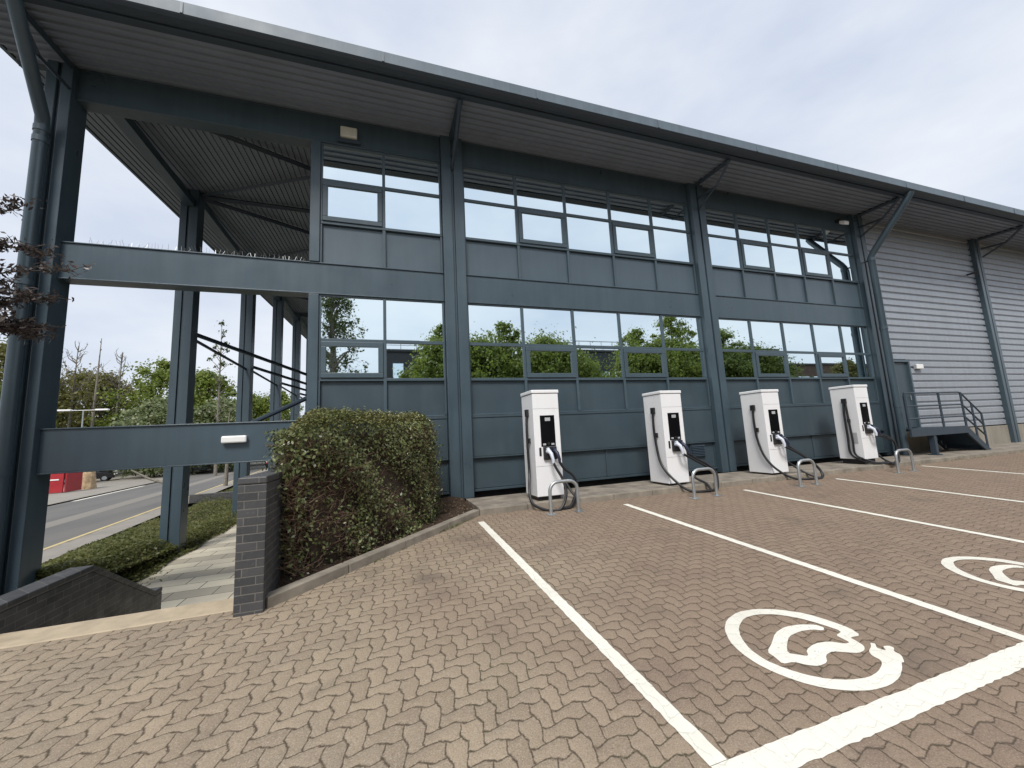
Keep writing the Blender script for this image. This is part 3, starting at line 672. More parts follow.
# ------------------------------------------------------------------ chargers
def charger(x, y, z, label, kind):
    t_ = thing('car_charger', label, 'charger', (x, y, z), 0, 'white car chargers along the strip')
    w, d, h = .55, .62, 2.03
    L = dict(parent=t_, local=True)
    m_ = MB(); m_.box(0, w, 0, d, .0, h-.075); m_.build('cabinet', M['white'], bevel=.010, **L)
    MB().box(-.014, w+.014, -.014, d+.014, h-.066, h).build('lid', M['white'], bevel=.012, **L)
    MB().box(.01, w-.01, .012, d-.012, h-.078, h-.064).build('lid_gap', M['dark'], **L)
    MB().box(0.0, w, -.0015, 0.0, .56, .563).box(.0, w, -.0015, 0, 1.66, 1.663).build('door_seam', M['dark'], **L)
    MB().box(.05, w-.05, .06, d-.03, .424-z if z > .43 else -.03, .0).build('plinth', M['blackplastic'], **L)
    sc = MB().box(.135, .440, -.006, .02, .93, 1.53).build('screen', M['screen'], bevel=.004, **L)
    MB().box(.235, .345, -.012, -.0065, 1.42, 1.485).build('badge', M['badge'], sc, local=True)
    MB().tube([(.29, -.014, .985), (.29, -.006, .985)], .028, 14).build('button', M['blackplastic'], sc, local=True)
    for q in (.2, .375): MB().box(q-.03, q+.03, -.010, -.0065, .955, .99).build('card_reader', M['badge'], sc, local=True)
    m_ = MB(); m_.box(.165, .435, -.05, .02, .68, .925); m_.build('holster', M['blackplastic'], bevel=.012, **L)
    MB().box(.085, .130, -.008, .01, .755, .915).build('latch', M['blackplastic'], bevel=.004, **L)
    for s in (-1, 1):      # cable outlets on both sides
        xx = -.05 if s < 0 else w
        MB().box(xx, xx+.05, .22, .34, 1.53, 1.67).build('cable_outlet', M['blackplastic'], bevel=.008, **L)
        MB().box(xx+(.01 if s < 0 else 0), xx+(.05 if s < 0 else .04), .20, .27, 1.0, 1.10).build('cable_clip', M['blackplastic'], bevel=.006, **L)
    # plugs
    def plug(px, mat, dx):
        m_ = MB(); m_.tube([(px, -.02, .83), (px+dx*.2, -.10, .845), (px+dx*.5, -.16, .80), (px+dx, -.185, .69), (px+dx*1.1, -.18, .62)], [.040, .042, .036, .030, .026], 12)
        m_.tube([(px, -.03, .87), (px, -.10, .885)], .03, 10)
        o = m_.build('connector', mat, smooth=True, **L); return (px+dx*1.1, -.18, .63)
    pw = plug(.235, M['plugwhite'], .045); pb = plug(.36, M['plugblue'], .05)
    g0 = gz(y-.3)-z+.02          # paving level in local coordinates, cable resting
    sl = .42-z+.02               # strip level
    r = .026
    if kind == 'a':
        c1 = [(-.03, .28, 1.56), (-.05, .26, 1.3), (-.055, .25, .9), (-.06, .22, .45), (-.15, .02, .12), (-.16, -.16, sl-.02), (.02, -.36, g0), (.26, -.42, g0), (.43, -.34, .06), (.42, -.25, .32), (.34, -.2, .5), pw]
        c2 = [(w+.03, .28, 1.56), (w+.05, .25, .9), (w+.06, .2, .4), (w+.12, .0, .1), (w+.16, -.15, sl), (.50, -.36, g0), (.28, -.40, g0+.012), (.5, -.36, g0+.03), (.70, -.26, .16), (.66, -.22, .36), (.50, -.19, .5), pb]
    elif kind == 'b':
        c1 = [(-.03, .28, 1.56), (-.05, .27, 1.2), (-.045, .24, .8), (-.05, .12, .4), (.02, -.14, .1), (.20, -.36, g0+.02), (.52, -.50, g0), (.80, -.48, g0+.04), (.92, -.38, .12), (.80, -.28, .32), (.55, -.22, .48), pw]
        c2 = [(w+.03, .28, 1.56), (w+.05, .25, .9), (w+.06, .2, .4), (w+.14, .0, .1), (w+.2, -.25, sl), (.70, -.44, g0), (.85, -.45, g0+.03), (.97, -.34, .18), (.85, -.26, .36), (.62, -.2, .5), pb]
    elif kind == 'c':
        c1 = [(-.03, .28, 1.56), (-.05, .27, 1.2), (-.045, .24, .8), (-.05, .10, .4), (.02, -.12, .1), (.25, -.34, g0+.02), (.60, -.50, g0), (.95, -.48, g0), (1.02, -.40, .06), (.86, -.3, .28), (.58, -.22, .48), pw]
        c2 = [(w+.03, .28, 1.56), (w+.05, .25, .9), (w+.06, .2, .4), (w+.2, -.1, .06), (.90, -.40, g0), (1.02, -.46, g0+.04), (1.0, -.36, .12), (.76, -.24, .40), (.58, -.2, .52), pb]
    else:
        c1 = [(-.03, .30, 1.56), (-.05, .31, 1.2), (-.045, .31, .6), (-.05, .30, .16), (.0, .12, -.02), (.1, -.16, sl), (.4, -.28, sl), (.75, -.26, sl+.02), (.97, -.2, .14), (.93, -.2, .42), (.6, -.2, .56), pw]
        c2 = [(w+.03, .28, 1.56), (w+.05, .25, .9), (w+.06, .2, .4), (w+.1, .0, .02), (.45, -.33, sl), (.6, -.32, sl), (.85, -.28, sl+.03), (.97, -.22, .2), (.9, -.2, .46), (.62, -.2, .6), pb]
        MB().tube(spline([(-.03, .25, 1.56), (-.05, .22, 1.1), (-.05, .20, .5), (-.05, .19, .14), (.02, .02, .0), (.14, -.19, sl+.02), (.42, -.25, sl+.03)], 6), r, 8).build('cable', M['cable'], smooth=True, **L)
        MB().box(-.004, 0.002, .10, .22, .42, .72).build('vent_plate', M['badge'], **L)
    for c in (c1, c2):
        MB().tube(spline(c, 9), r, 8).build('cable', M['cable'], smooth=True, **L)
    return t_
charger(2.747, -1.47, .50, 'white charger standing nearest the hedge, cables looped on the ground at its left foot', 'a')
charger(5.85, -1.345, .465, 'white charger beside the louvre vent and the middle steel column', 'b')
charger(8.85, -1.35, .455, 'white charger second from the warehouse, its thick cable trailing straight to the hoop', 'c')
charger(12.32, -1.30, .555, 'white charger nearest the warehouse stair, cable bundle hanging in a loop below it', 'd')
HL = ['low galvanised hoop barrier in front of the charger nearest the hedge', 'low galvanised hoop barrier in front of the charger beside the louvre', 'low galvanised hoop barrier in front of the charger second from the warehouse', 'low galvanised hoop barrier nearest the warehouse stair, standing clear of the last charger']
for (xa, xb, y), lab in zip(((2.74, 3.27, -2.08), (5.72, 6.27, -2.19), (8.46, 8.95, -2.28), (11.98, 12.58, -2.16)), HL):
    z = gz(y); t_ = thing('hoop_barrier', lab, 'barrier', ((xa+xb)/2, y, z), 0, 'hoop barriers in front of the chargers'); r = .16; h = .54
    pts = [(xa, y, z), (xa, y, z+h-r)]+[(xa+r-r*math.cos(a), y, z+h-r+r*math.sin(a)) for a in [math.pi/2*k/6 for k in range(1, 7)]]
    pts += [(xb-r+r*math.sin(a), y, z+h-r+r*math.cos(a)) for a in [math.pi/2*k/6 for k in range(0, 6)]]+[(xb, y, z+h-r), (xb, y, z)]
    MB().tube(pts, .030, 12).build('hoop', M['galv'], t_, smooth=True)
    for x in (xa, xb):
        q = MB(); q.box(x-.075, x+.075, y-.075, y+.075, z-.002, z+.012); q.build('base_plate', M['galv'], t_)

# ------------------------------------------------------------------ dwarf walls
t_ = thing('brick_wall', 'tall dark brick wall beside the hedge, running back along the path', 'wall', (-1.17, -4.17, .18))
m_ = MB(); m_.box(-1.285, -1.05, -4.17, .11, -1.0, 1.345); m_.build('wall_body', M['brick'], t_, bevel=.006)
m_ = MB(); m_.box(-1.288, -1.047, -4.173, .11, 1.349, 1.415); m_.build('coping', M['brick'], t_, bevel=.012)
t_ = thing('brick_wall', 'low dark brick wall with a sloping end beside the steps at left', 'wall', (-3.3, -3, 0))
prof = [(-4.02, -1.0), (-4.02, .36), (-2.45, .36), (-1.05, -.40), (-.85, -.40), (-.85, -1.0)]
m_ = MB(); m_.prism(prof, -3.43, -3.2, 'x'); m_.build('wall_body', M['brick'], t_, bevel=.005)
m_ = MB(); m_.prism([(-4.025, .362), (-4.025, .43), (-2.43, .43), (-1.03, -.33), (-.845, -.33), (-.845, -.397), (-1.05, -.397), (-2.45, .362)], -3.433, -3.197, 'x'); m_.build('coping', M['brick'], t_, bevel=.012)
t_ = MB().box(-9.6, -5.6, 16.6, 16.85, -1.0, -.58).build('brick_wall', M['brick'], base=(-7.6, 16.7, -1), bevel=.01)
tag(t_, 'low dark wall crossing the planted verge beyond the colonnade', 'wall')

# ------------------------------------------------------------------ hedge
H = thing('hedge', 'clipped box shaped hedge with a green top and bare brown twigs on its face', 'hedge', (-.2, -1.8, .3))
HP = [(-1.14, -3.30), (-1.06, -3.62), (-.86, -3.68), (.52, -2.16), (.76, -1.78), (.84, -.9), (.70, -.45), (-1.05, -.45), (-1.24, -.9)]
def hz(x, y): return 2.17-.075*max(0, -y-.9)+.05*math.sin(x*2.1+y*1.3)+.03*math.sin(5*x-3*y)
edges = []
for i in range(len(HP)):
    a, b = np.array(HP[i]), np.array(HP[(i+1) % len(HP)]); d = b-a; edges.append((a, d, np.linalg.norm(d), np.array([d[1], -d[0]])/np.linalg.norm(d)))
tot = sum(e[2] for e in edges)
def side_pts(n, zmin, zmax, inset, jit):
    pick = rng.choice(len(edges), n, p=[e[2]/tot for e in edges]); t1 = rng.random(n)
    A = np.array([e[0] for e in edges])[pick]; Dv = np.array([e[1] for e in edges])[pick]; N = np.array([e[3] for e in edges])[pick]
    z = zmin+(zmax-zmin-.075*np.clip(-(A[:, 1]+Dv[:, 1]*t1)-.9, 0, 9))*rng.random(n)
    bulge = .06*np.sin(z*3.1+t1*7+pick)+.05*np.sin(z*7+t1*13)
    rr = np.clip((z-1.66)/.36, 0, 1); rd = .11*rr**2
    xy = A+Dv*t1[:, None]+N*((bulge-inset-rd)+rng.normal(0, jit, n))[:, None]
    return np.c_[xy, z], np.c_[N, np.zeros(n)+.35]
def inpoly(x, y):
    c = np.zeros(len(x), bool); j = len(HP)-1
    for i in range(len(HP)):
        xi, yi = HP[i]; xj, yj = HP[j]
        c ^= ((yi > y) != (yj > y)) & (x < (xj-xi)*(y-yi)/(yj-yi+1e-9)+xi); j = i
    return c
def vnoise(p, s, seed):
    r_ = np.random.default_rng(seed); out = np.zeros(len(p))
    for k in range(5):
        w = r_.normal(size=3)*s*(1+.5*k); out += np.sin(p@w+r_.random()*6.28)/(1+.4*k)
    return out/2.2
# core
cm = MB(); ci = []
cxy = np.mean(np.array(HP), 0)
for zz, sc in ((.26, .84), (.9, .88), (1.6, .86), (1.80, .74)): ci.append([(cxy[0]+(x-cxy[0])*sc, cxy[1]+(y-cxy[1])*sc, zz) for x, y in HP])
n = len(HP); vs = sum(ci, []); fs = [(k*n+i, k*n+(i+1) % n, (k+1)*n+(i+1) % n, (k+1)*n+i) for k in range(3) for i in range(n)]+[tuple(range(3*n, 4*n))]
cm.add(vs, fs); cm.build('inner_branches', M['hedgecore'], H)
# leaves on the sides: dense near the top and on the right, thin over the bare middle and left foot
P, N = side_pts(52000, .30, 2.06, .02, .055)
cov = np.clip((P[:, 2]-1.22+.10*P[:, 0])/.36, 0, 1)*1.2 + np.clip((P[:, 0]-.02)/.5, 0, 1)*.65 + np.clip(vnoise(P, 3.2, 5), 0, 1)*.65+.16 + np.clip(vnoise(P, 7, 8)-.55, 0, 1)*.9
cov = np.where(P[:, 1] > -1.2, .9, cov)
keep = rng.random(len(P)) < np.clip(cov, 0, 1)*.80
P, N = P[keep], N[keep]
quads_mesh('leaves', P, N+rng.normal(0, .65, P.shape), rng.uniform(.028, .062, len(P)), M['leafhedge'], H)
n = 30000; x = rng.uniform(-1.3, 1.0, n); y = rng.uniform(-3.7, -.4, n); k = inpoly(x, y); x, y = x[k], y[k]
cd = np.min(np.array([np.abs((x-e[0][0])*e[3][0]+(y-e[0][1])*e[3][1]) for e in edges]), 0)
z = np.array([hz(a, b) for a, b in zip(x, y)])-.22*np.clip(1-cd/.30, 0, 1)**2+rng.normal(0, .035, len(x))
P = np.c_[x, y, z]; N = np.c_[rng.normal(0, .5, len(x)), rng.normal(0, .5, len(x)), np.ones(len(x))]
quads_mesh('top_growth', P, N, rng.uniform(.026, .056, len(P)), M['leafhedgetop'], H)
# twigs
m_ = MB(); P, N = side_pts(15000, .28, 1.95, .03, .06)
for p, q in zip(P, N):
    q = q/np.linalg.norm(q); dv = rng.normal(size=3); dv[2] = abs(dv[2])*.9; dv += q*.5; dv /= np.linalg.norm(dv); L = rng.uniform(.06, .20)
    a = p-q*.10; m_.tube([tuple(a), tuple(a+dv*L*.5+rng.normal(0, .02, 3)), tuple(a+dv*L)], [.0035, .0028, .0016], 3, False)
m_.build('twigs', M['twig'], H, fix=False)
# litter on the bed
n = 1500; x = rng.uniform(-1.0, 1.5, n); y = rng.uniform(-4.0, -.3, n)
k = y > -4.0+(x+1.05)*.96; x, y = x[k], y[k]
o = quads_mesh('leaf_litter', np.c_[x, y, np.array([gz(v) for v in y])+.085], np.c_[rng.normal(0, .5, len(x)), rng.normal(0, .5, len(x)), np.ones(len(x))], rng.uniform(.02, .05, len(x)), M['leaflitter'])
tag(o, kind='stuff', label='dry leaves and bark scattered on the planting bed', cat='litter')

n = 700; x = np.r_[rng.uniform(1.6, 22, 420), rng.uniform(-1.0, 1.5, 280)]
y = np.r_[np.full(420, -1.585), np.zeros(280)]; y[420:] = KY+.0+(x[420:]-KX)*.965
cl_ = vnoise(np.c_[x, y, x*0], 2.2, 21) > .25; x, y = x[cl_], y[cl_]; y = y+rng.normal(-.015, .02, len(x)); x = x+rng.normal(0, .02, len(x))
o = quads_mesh('kerb_weeds', np.c_[x, y, np.array([gz(v) for v in y])+rng.uniform(.004, .035, len(x))], np.c_[rng.normal(0, .6, len(x)), rng.normal(0, .6, len(x)), np.ones(len(x))], rng.uniform(.018, .042, len(x)), M['leafmid'])
tag(o, 'tiny weeds and leaves along the foot of the kerb', 'weeds', kind='stuff')
# ------------------------------------------------------------------ ground cover on the verge
n = 90000; y = .2+34*rng.random(n)**1.9; x = -4.96-rng.random(n)*(3.0+.108*y)
lim = -8.72-.108*y+1.0+.10*np.sin(y*1.7)+.9*np.clip((7-y)/7, 0, 1)*0; keep = (x > lim) & ~((np.abs(y-16.7) < .3) & (x < -5.6)); x, y = x[keep], y[keep]
hgt = .16+.10*np.sin(x*2.3+y*.9)+.08*np.sin(y*2.1-x*1.3)
edge = np.clip((x-lim[keep])/.6, 0, 1)*np.clip((-5.0-x)/.25, .3, 1)
zb_ = np.array([max(PZ-.13, bedz(a, b)) for a, b in zip(x, y)])-.10
z = zb_+ (hgt+.14)*edge*rng.random(len(x))**.5
o = quads_mesh('ground_cover', np.c_[x, y, z], np.c_[rng.normal(0, .7, len(x)), rng.normal(0, .7, len(x)), np.ones(len(x))], rng.uniform(.045, .10, len(x)), M['leafmid'])
o.data.materials[0] = M['leafcover']
n2 = 9000; y2 = -.5+30*rng.random(n2)**1.8; x2 = -5.12+rng.random(n2)*.30+.05*np.sin(y2*3.1); z2 = PZ+.02+rng.random(n2)*.30*np.clip((-4.80-x2)/.3, .15, 1)
o2 = quads_mesh('ground_cover_edge', np.c_[x2, y2, z2], np.c_[rng.normal(.5, .6, n2), rng.normal(0, .6, n2), np.ones(n2)], rng.uniform(.045, .095, n2), M['leafcover'])
tag(o2, 'leafy ground cover spilling over the edge of the path', 'ground cover', kind='stuff')
tag(o, 'low leafy ground cover between the path and the road', 'ground cover', kind='stuff')
n = 900; x = rng.uniform(-6.2, -3.6, n); y = rng.uniform(-2.6, .5, n)
o = quads_mesh('ground_cover', np.c_[x, y, np.array([max(PZ-.13, bedz(a, b)) for a, b in zip(x, y)])-.08+rng.random(n)*.16], rng.normal(0, .6, (n, 3))+np.array([0, 0, 1]), rng.uniform(.03, .07, n), M['leafolive'])
tag(o, 'sparse low plants at the foot of the corner column', 'ground cover', kind='stuff')

# ------------------------------------------------------------------ trees
def tree(name, label, loc, h, rad, crown0, mat, bark, nclump, nleaf, lsize, seed, cat='tree', group=None, sparse=1.0, tr=None, shape=1.0, droop=0.):
    r_ = np.random.default_rng(seed); X, Y, Z = loc
    T = thing(name, label, cat, loc, 0, group)
    tr = tr or h*.018+.05; m_ = MB()
    lean = r_.normal(0, .02*h, 2)
    spine = [(X+lean[0]*t*t, Y+lean[1]*t*t, Z+h*.93*t) for t in (0, .25, .5, .75, 1)]
    m_.tube(spine, [tr*1.25, tr, tr*.75, tr*.45, tr*.12], 8)
    zc0 = Z+crown0; cl = []
    for i in range(nclump):
        t = r_.random()**.9; zz = zc0+(Z+h*.97-zc0)*t
        prof = math.sin(math.pi*min(1, (t*.85+.15)))**.6*shape if shape <= 1 else (1-.8*t)
        a = r_.random()*6.283; rr = rad*prof*math.sqrt(r_.random())*(.95+.2*r_.random())
        s = np.interp(t*(1-crown0/h)+crown0/h, [0, 1], [0, 1])
        c = np.array([X+lean[0]*s+rr*math.cos(a), Y+lean[1]*s+rr*math.sin(a), zz]); cl.append(c)
        if i < 70:
            b = np.array([X+lean[0]*s*.8, Y+lean[1]*s*.8, max(Z+crown0*.7, zz-rr*.75-.2)]); mid = (b+c)/2+np.array([0, 0, .12*rr])
            m_.tube([tuple(b), tuple(mid), tuple(c)], [tr*.30, tr*.18, tr*.05], 5, False)
    m_.build('trunk', bark, T, smooth=True)
    cl = np.array(cl); pick = r_.integers(0, nclump, nleaf); cs = rad*.25*sparse
    szc = r_.uniform(.6, 1.3, nclump)[pick]
    off = r_.normal(0, 1, (nleaf, 3)); off /= np.linalg.norm(off, axis=1, keepdims=True)
    off *= (np.abs(r_.normal(0, .62, nleaf))*cs*szc)[:, None]; off[:, 2] *= .72; off[:, 2] -= droop*r_.random(nleaf)**2
    P = cl[pick]+off
    quads_mesh('crown', P, off+r_.normal(0, .5*cs, off.shape)+np.array([0, 0, .3*cs]), r_.uniform(.7, 1.3, nleaf)*lsize, mat, T, aspect=.7)
    return T
# foreground copper-leaved tree at the left edge, boughs reaching in front of the corner column
T = thing('copper_tree', 'purple leaved tree reaching in from the left in front of the corner column', 'tree', (-5.92, -2.6, -.2))
m_ = MB(); m_.tube([(-5.92, -2.6, -.3), (-5.87, -2.6, 1.6), (-5.72, -2.6, 3.2), (-5.62, -2.55, 5.2)], [.10, .085, .06, .02], 8)
boughs = [[(-5.77, -2.6, 2.9), (-4.92, -2.6, 3.5), (-4.22, -2.55, 3.85), (-3.64, -2.5, 3.95)], [(-5.77, -2.6, 3.1), (-5.02, -2.7, 3.9), (-4.37, -2.7, 4.4), (-3.97, -2.7, 4.65)],
          [(-5.72, -2.6, 2.6), (-5.02, -2.5, 3.1), (-4.52, -2.5, 3.3), (-4.17, -2.5, 3.25)], [(-5.67, -2.6, 3.8), (-5.12, -2.7, 4.8), (-4.72, -2.7, 5.2)], [(-4.62, -2.6, 3.7), (-4.22, -2.7, 3.6), (-3.97, -2.7, 3.55)]]
for _ in range(19):
    q0 = Vector((rng.uniform(-5.6, -4.3), rng.uniform(-3.1, -2.3), rng.uniform(2.9, 4.7)))
    lim = -3.62 if 3.45 < q0.z < 3.85 else -3.98
    q1 = Vector((min(lim, q0.x+rng.uniform(.3, .9)), q0.y+rng.uniform(-.2, .2), q0.z+rng.uniform(-.05, .35)))
    boughs.append([tuple(q0-Vector((.5, 0, .25))), tuple(q0), tuple(q0.lerp(q1, .5)+Vector((0, 0, .05))), tuple(q1)])
for _ in range(34):
    an = rng.uniform(.9, 5.4); z0 = rng.uniform(2.6, 5.0); L = rng.uniform(.8, 1.7)
    q = Vector((-5.75, -2.6, z0)); dv = Vector((math.cos(an), math.sin(an), rng.uniform(.3, .9)))
    boughs.append([tuple(q), tuple(q+dv*L*.4), tuple(q+dv*L*.75+Vector((0, 0, -.05))), tuple(q+dv*L)])
lp = []
for b in boughs:
    sp_ = spline(b, 6); m_.tube(sp_, [.022*(1-.85*i/(len(sp_)-1)) for i in range(len(sp_))], 5, False)
    for q in sp_[3:]:
        for _ in range(3):
            dv = Vector(rng.normal(0, 1, 3)).normalized(); dv.y *= .6; dv.z = abs(dv.z)*.6-.1; L = rng.uniform(.10, .30); e = q+dv*L
            m_.tube([q, (q+e)/2+Vector((0, 0, .02)), e], [.006, .004, .002], 4, False)
            for k in range(7): lp.append(tuple(q.lerp(e, rng.uniform(.15, 1.05))+Vector(rng.normal(0, .03, 3))))
m_.build('trunk', M['bark'], T)
quads_mesh('crown', np.array(lp), rng.normal(size=(len(lp), 3)), rng.uniform(.045, .095, len(lp)), M['leafpurple'], T, aspect=.36)

TG = 'trees beyond the road'
far = [  # name, label, x, y, h, rad, crown0, leaf, n
 ('broadleaf_tree', 'olive woodland tree behind the corner column at the left edge', -40.5, 52, 13.5, 6.5, 1.5, 'leafolive'),
 ('broadleaf_tree', 'dark olive tree in the gap at the left of the corner column', -33.5, 38, 8.2, 4.0, 1.0, 'leafmid'),
 ('broadleaf_tree', 'brownish olive tree behind the twin street lamp heads', -42.0, 66, 12.6, 6.6, .8, 'leafolive'),
 ('broadleaf_tree', 'brownish tree right of the tall bare stem', -38.0, 62, 11.6, 5.5, .8, 'leafolive'),
 ('ivy_tree', 'narrow dark ivy clad tree with bare top between the lamp and the bright green tree', -33.4, 56, 11.5, 1.5, .8, 'leafdark'),
 ('broadleaf_tree', 'bright fresh green tree seen left of the second colonnade column', -28.6, 56, 12.6, 5.0, 1.0, 'leafgreen'),
 ('blossom_tree', 'white flecked shrubby tree below the bright green tree', -24.8, 47, 7.2, 3.6, .6, 'leafpale'),
 ('broadleaf_tree', 'green tree just right of the second colonnade column', -22.6, 54, 11.0, 4.2, .8, 'leafgreen'),
 ('blossom_tree', 'pale tree low between the second and third colonnade columns', -19.6, 49, 7.4, 3.4, .6, 'leafpale'),
 ('broadleaf_tree', 'green tree seen between the third and fourth colonnade columns', -20.6, 64, 9.4, 4.0, .8, 'leafgreen'),
 ('broadleaf_tree', 'light green tree seen between the fourth and fifth colonnade columns', -16.6, 66, 10.0, 3.8, .8, 'leafgreen'),
 ('broadleaf_tree', 'dark green tree low behind the far end of the colonnade', -9.0, 74, 8.0, 4.6, .5, 'leafmid'),
 ('broadleaf_tree', 'distant olive tree low on the skyline behind the parked dark cars', -34, 84, 11, 7.5, .5, 'leafolive'),
 ('broadleaf_tree', 'distant green tree behind the pale car', -24, 84, 10.5, 7.5, .5, 'leafmid'),
]
for i, (nm, lab, x, y, h, rad, c0, lf) in enumerate(far):
    iv = nm == 'ivy_tree'
    tree(nm, lab, (x, y, -1.1), h*(1 if iv else 1.22), rad*1.12, c0, M[lf], M['bark'], 30 if iv else 170, 4200 if iv else 16000, .22 if iv else .34, 100+i, group=TG, sparse=.9 if iv else 1.0)
tree('poplar_tree', 'tall slender half leafed tree between the second and third colonnade columns', (-17.1, 42, -1.1), 17.5, 1.25, 2.5, M['leafbirch'], M['barkpale'], 60, 1500, .20, 301, sparse=1.2, tr=.14)
def bare(label, loc, h, spread, seed, nb, t0=.35):
    r_ = np.random.default_rng(seed); X, Y, Z = loc; T = thing('bare_tree', label, 'tree', loc, 0, 'leafless trees beyond the road'); m_ = MB(); b_ = MB()
    m_.tube([(X, Y, Z), (X+.1, Y, Z+h*.5), (X+.25, Y, Z+h)], [.22, .14, .03], 7)
    for i in range(nb):
        t = r_.uniform(t0, .97); a = r_.random()*6.28; L = spread*(1.15-t)*r_.uniform(.6, 1.2)
        p0 = Vector((X+.25*t, Y, Z+h*t)); p1 = p0+Vector((math.cos(a)*L*.6, math.sin(a)*L*.6, L*.5)); p2 = p0+Vector((math.cos(a)*L*.85, math.sin(a)*L*.85, L*1.25))
        b_.tube([p0, p1, p2], [.06, .04, .02], 4, False)
        for k in range(4):
            q = p1.lerp(p2, r_.random()); b_.tube([q, q+Vector(r_.normal(0, .35, 3))*L*.5+Vector((0, 0, L*.3))], [.025, .012], 3, False)
    m_.build('trunk', M['barkpale'], T); b_.build('branches', M['barkpale'], T)
bare('tall thin bare stem rising above the woodland behind the lamps', (-33.3, 52, -1.1), 17.2, .9, 5, 14, .4)
bare('leafless tree with spreading fine branches above the woodland', (-34.2, 58, -1.1), 16.8, 4.0, 6, 26, .55)
bare('bare twiggy tree close to the right side of the corner column', (-36.6, 54, -1.1), 16.6, 4.5, 9, 26, .45)
def street_tree(label, x, y, h, seed, branch):
    T = thing('street_tree', label, 'tree', (x, y, -1.0), 0, 'street trees in the verge'); m_ = MB()
    m_.tube([(x, y, -1.05), (x+.05, y, .6), (x-.02, y, h*.6), (x+.1, y, h)], [.15, .12, .08, .03], 8)
    for a, b, c in branch: m_.tube([(x, y, a), (x+b*.5, y+.2, a+c*.35), (x+b, y+.3, a+c)], [.08, .06, .03], 6)
    m_.build('trunk', M['barkpale'], T)
    r_ = np.random.default_rng(seed); n = 380; P = np.c_[x+r_.normal(0, .8, n), y+r_.normal(0, .8, n), h*.8+r_.normal(0, .7, n)]
    quads_mesh('crown', P, r_.normal(size=(n, 3)), r_.uniform(.08, .16, n), M['leafbirch'], T)
street_tree('pale street tree trunk with a low side branch left of the second column', -10.35, 16.0, 4.6, 71, [(.15, -1.6, .75), (1.6, .9, 1.4), (2.0, -1.0, 1.2)])
street_tree('pale street tree trunk just left of the third colonnade column', -11.15, 26.4, 4.8, 72, [(1.5, .9, 1.2)])

# ------------------------------------------------------------------ beyond the road: cars, sign, lamps
def car(label, x, y, rz, mat):
    T = thing('parked_car', label, 'car', (x, y, -1.0), rz, 'cars parked beyond the road'); L = dict(parent=T, local=True)
    body = [(-2.1, .28), (-2.15, .55), (-2.05, .88), (-1.2, .95), (.95, .98), (1.9, .80), (2.12, .58), (2.1, .28)]
    cab = [(-1.85, .92), (-1.35, 1.42), (.1, 1.46), (1.05, .96)]
    m_ = MB(); m_.prism(body, -.86, .86, 'y'); m_.build('body', mat, bevel=.07, seg=3, **L)
    m_ = MB(); n = len(cab); m_.add([(a, -.80, b) if b < 1 else (a, -.62, b) for a, b in cab]+[(a, .80, b) if b < 1 else (a, .62, b) for a, b in cab], [(0, 1, 2, 3), (7, 6, 5, 4), (0, 4, 5, 1), (1, 5, 6, 2), (2, 6, 7, 3)])
    cb = m_.build('windows', M['carglass'], bevel=.03, **L)
    MB().box(-1.3, .08, -.60, .60, 1.44, 1.485).build('roof', mat, bevel=.02, **L)
    for sx_ in (-1.35, 1.35):
        for sy in (-1, 1):
            w_ = MB(); w_.tube([(sx_, sy*.70, .32), (sx_, sy*.89, .32)], .32, 18); wo = w_.build('wheel', M['tyre'], smooth=True, **L)
            MB().tube([(sx_, sy*.86, .32), (sx_, sy*.895, .32)], .20, 12).build('rim', M['galv'], wo, local=True)
    for sy in (-.62, .62):
        MB().box(2.02, 2.13, sy-.18, sy+.18, .58, .72).build('headlight', M['lampwhite'], bevel=.02, **L)
        MB().box(-2.14, -2.05, sy-.16, sy+.16, .62, .80).build('tail_light', M['red'], bevel=.02, **L)
    return T
car('black car parked beside the stone pillar beyond the road', -29.6, 45.5, R(18), M['carblack'])
car('pale blue car parked far along the road', -21.6, 51.5, R(25), M['carblue'])
car('dark car parked just right of the pale blue car', -19.6, 56.5, R(80), M['carblack'])
car('dark car glimpsed between the third column and the brick wall', -13.5, 52, R(88), M['carblack'])
T = thing('red_board', 'red hoarding board with white lettering beside the stone pillar', 'sign', (-24.2, 31.5, -1.0))
bd = MB().box(-25.4, -23.35, 31.4, 31.5, -.95, 1.25).build('board', M['red'], T)
MB().box(-25.2, -23.55, 31.37, 31.398, 1.08, 1.18).build('lettering', M['lampwhite'], bd)
MB().box(-24.6, -23.6, 31.37, 31.398, -.02, .07).build('lettering', M['lampwhite'], bd)
for x in (-25.3, -23.5): MB().box(x-.05, x+.05, 31.51, 31.6, -1.0, 1.2).build('post', M['galv'], T)
bd2 = MB().box(-23.3, -23.22, 31.5, 33.2, -.95, 1.25).build('return_board', M['red'], T)
t_ = MB(); r_ = np.random.default_rng(3); sec = []
for z, s in ((-1.0, .50), (-.5, .47), (0, .43), (.45, .36), (.62, .22)):
    sec.append([(-23.35+math.cos(a)*s*(1+r_.uniform(-.1, .1)), 34.2+math.sin(a)*s*(1+r_.uniform(-.1, .1)), z) for a in [k*math.pi/4 for k in range(8)]])
vs = sum(sec, []); t_.add(vs, [(k*8+i, k*8+(i+1) % 8, (k+1)*8+(i+1) % 8, (k+1)*8+i) for k in range(4) for i in range(8)]+[tuple(range(32, 40))])
o = t_.build('stone_pillar', M['rock'], base=(-23.35, 34.2, -1)); tag(o, 'tan stone pillar beside the red board', 'pillar')
T = thing('street_lamp', 'street lamp with two white heads on one cross arm', 'street lamp', (-24.0, 34, -1.0))
MB().tube([(-24.0, 34, -1.0), (-24.0, 34, 5.55)], [.07, .045], 8).build('pole', M['galv'], T)
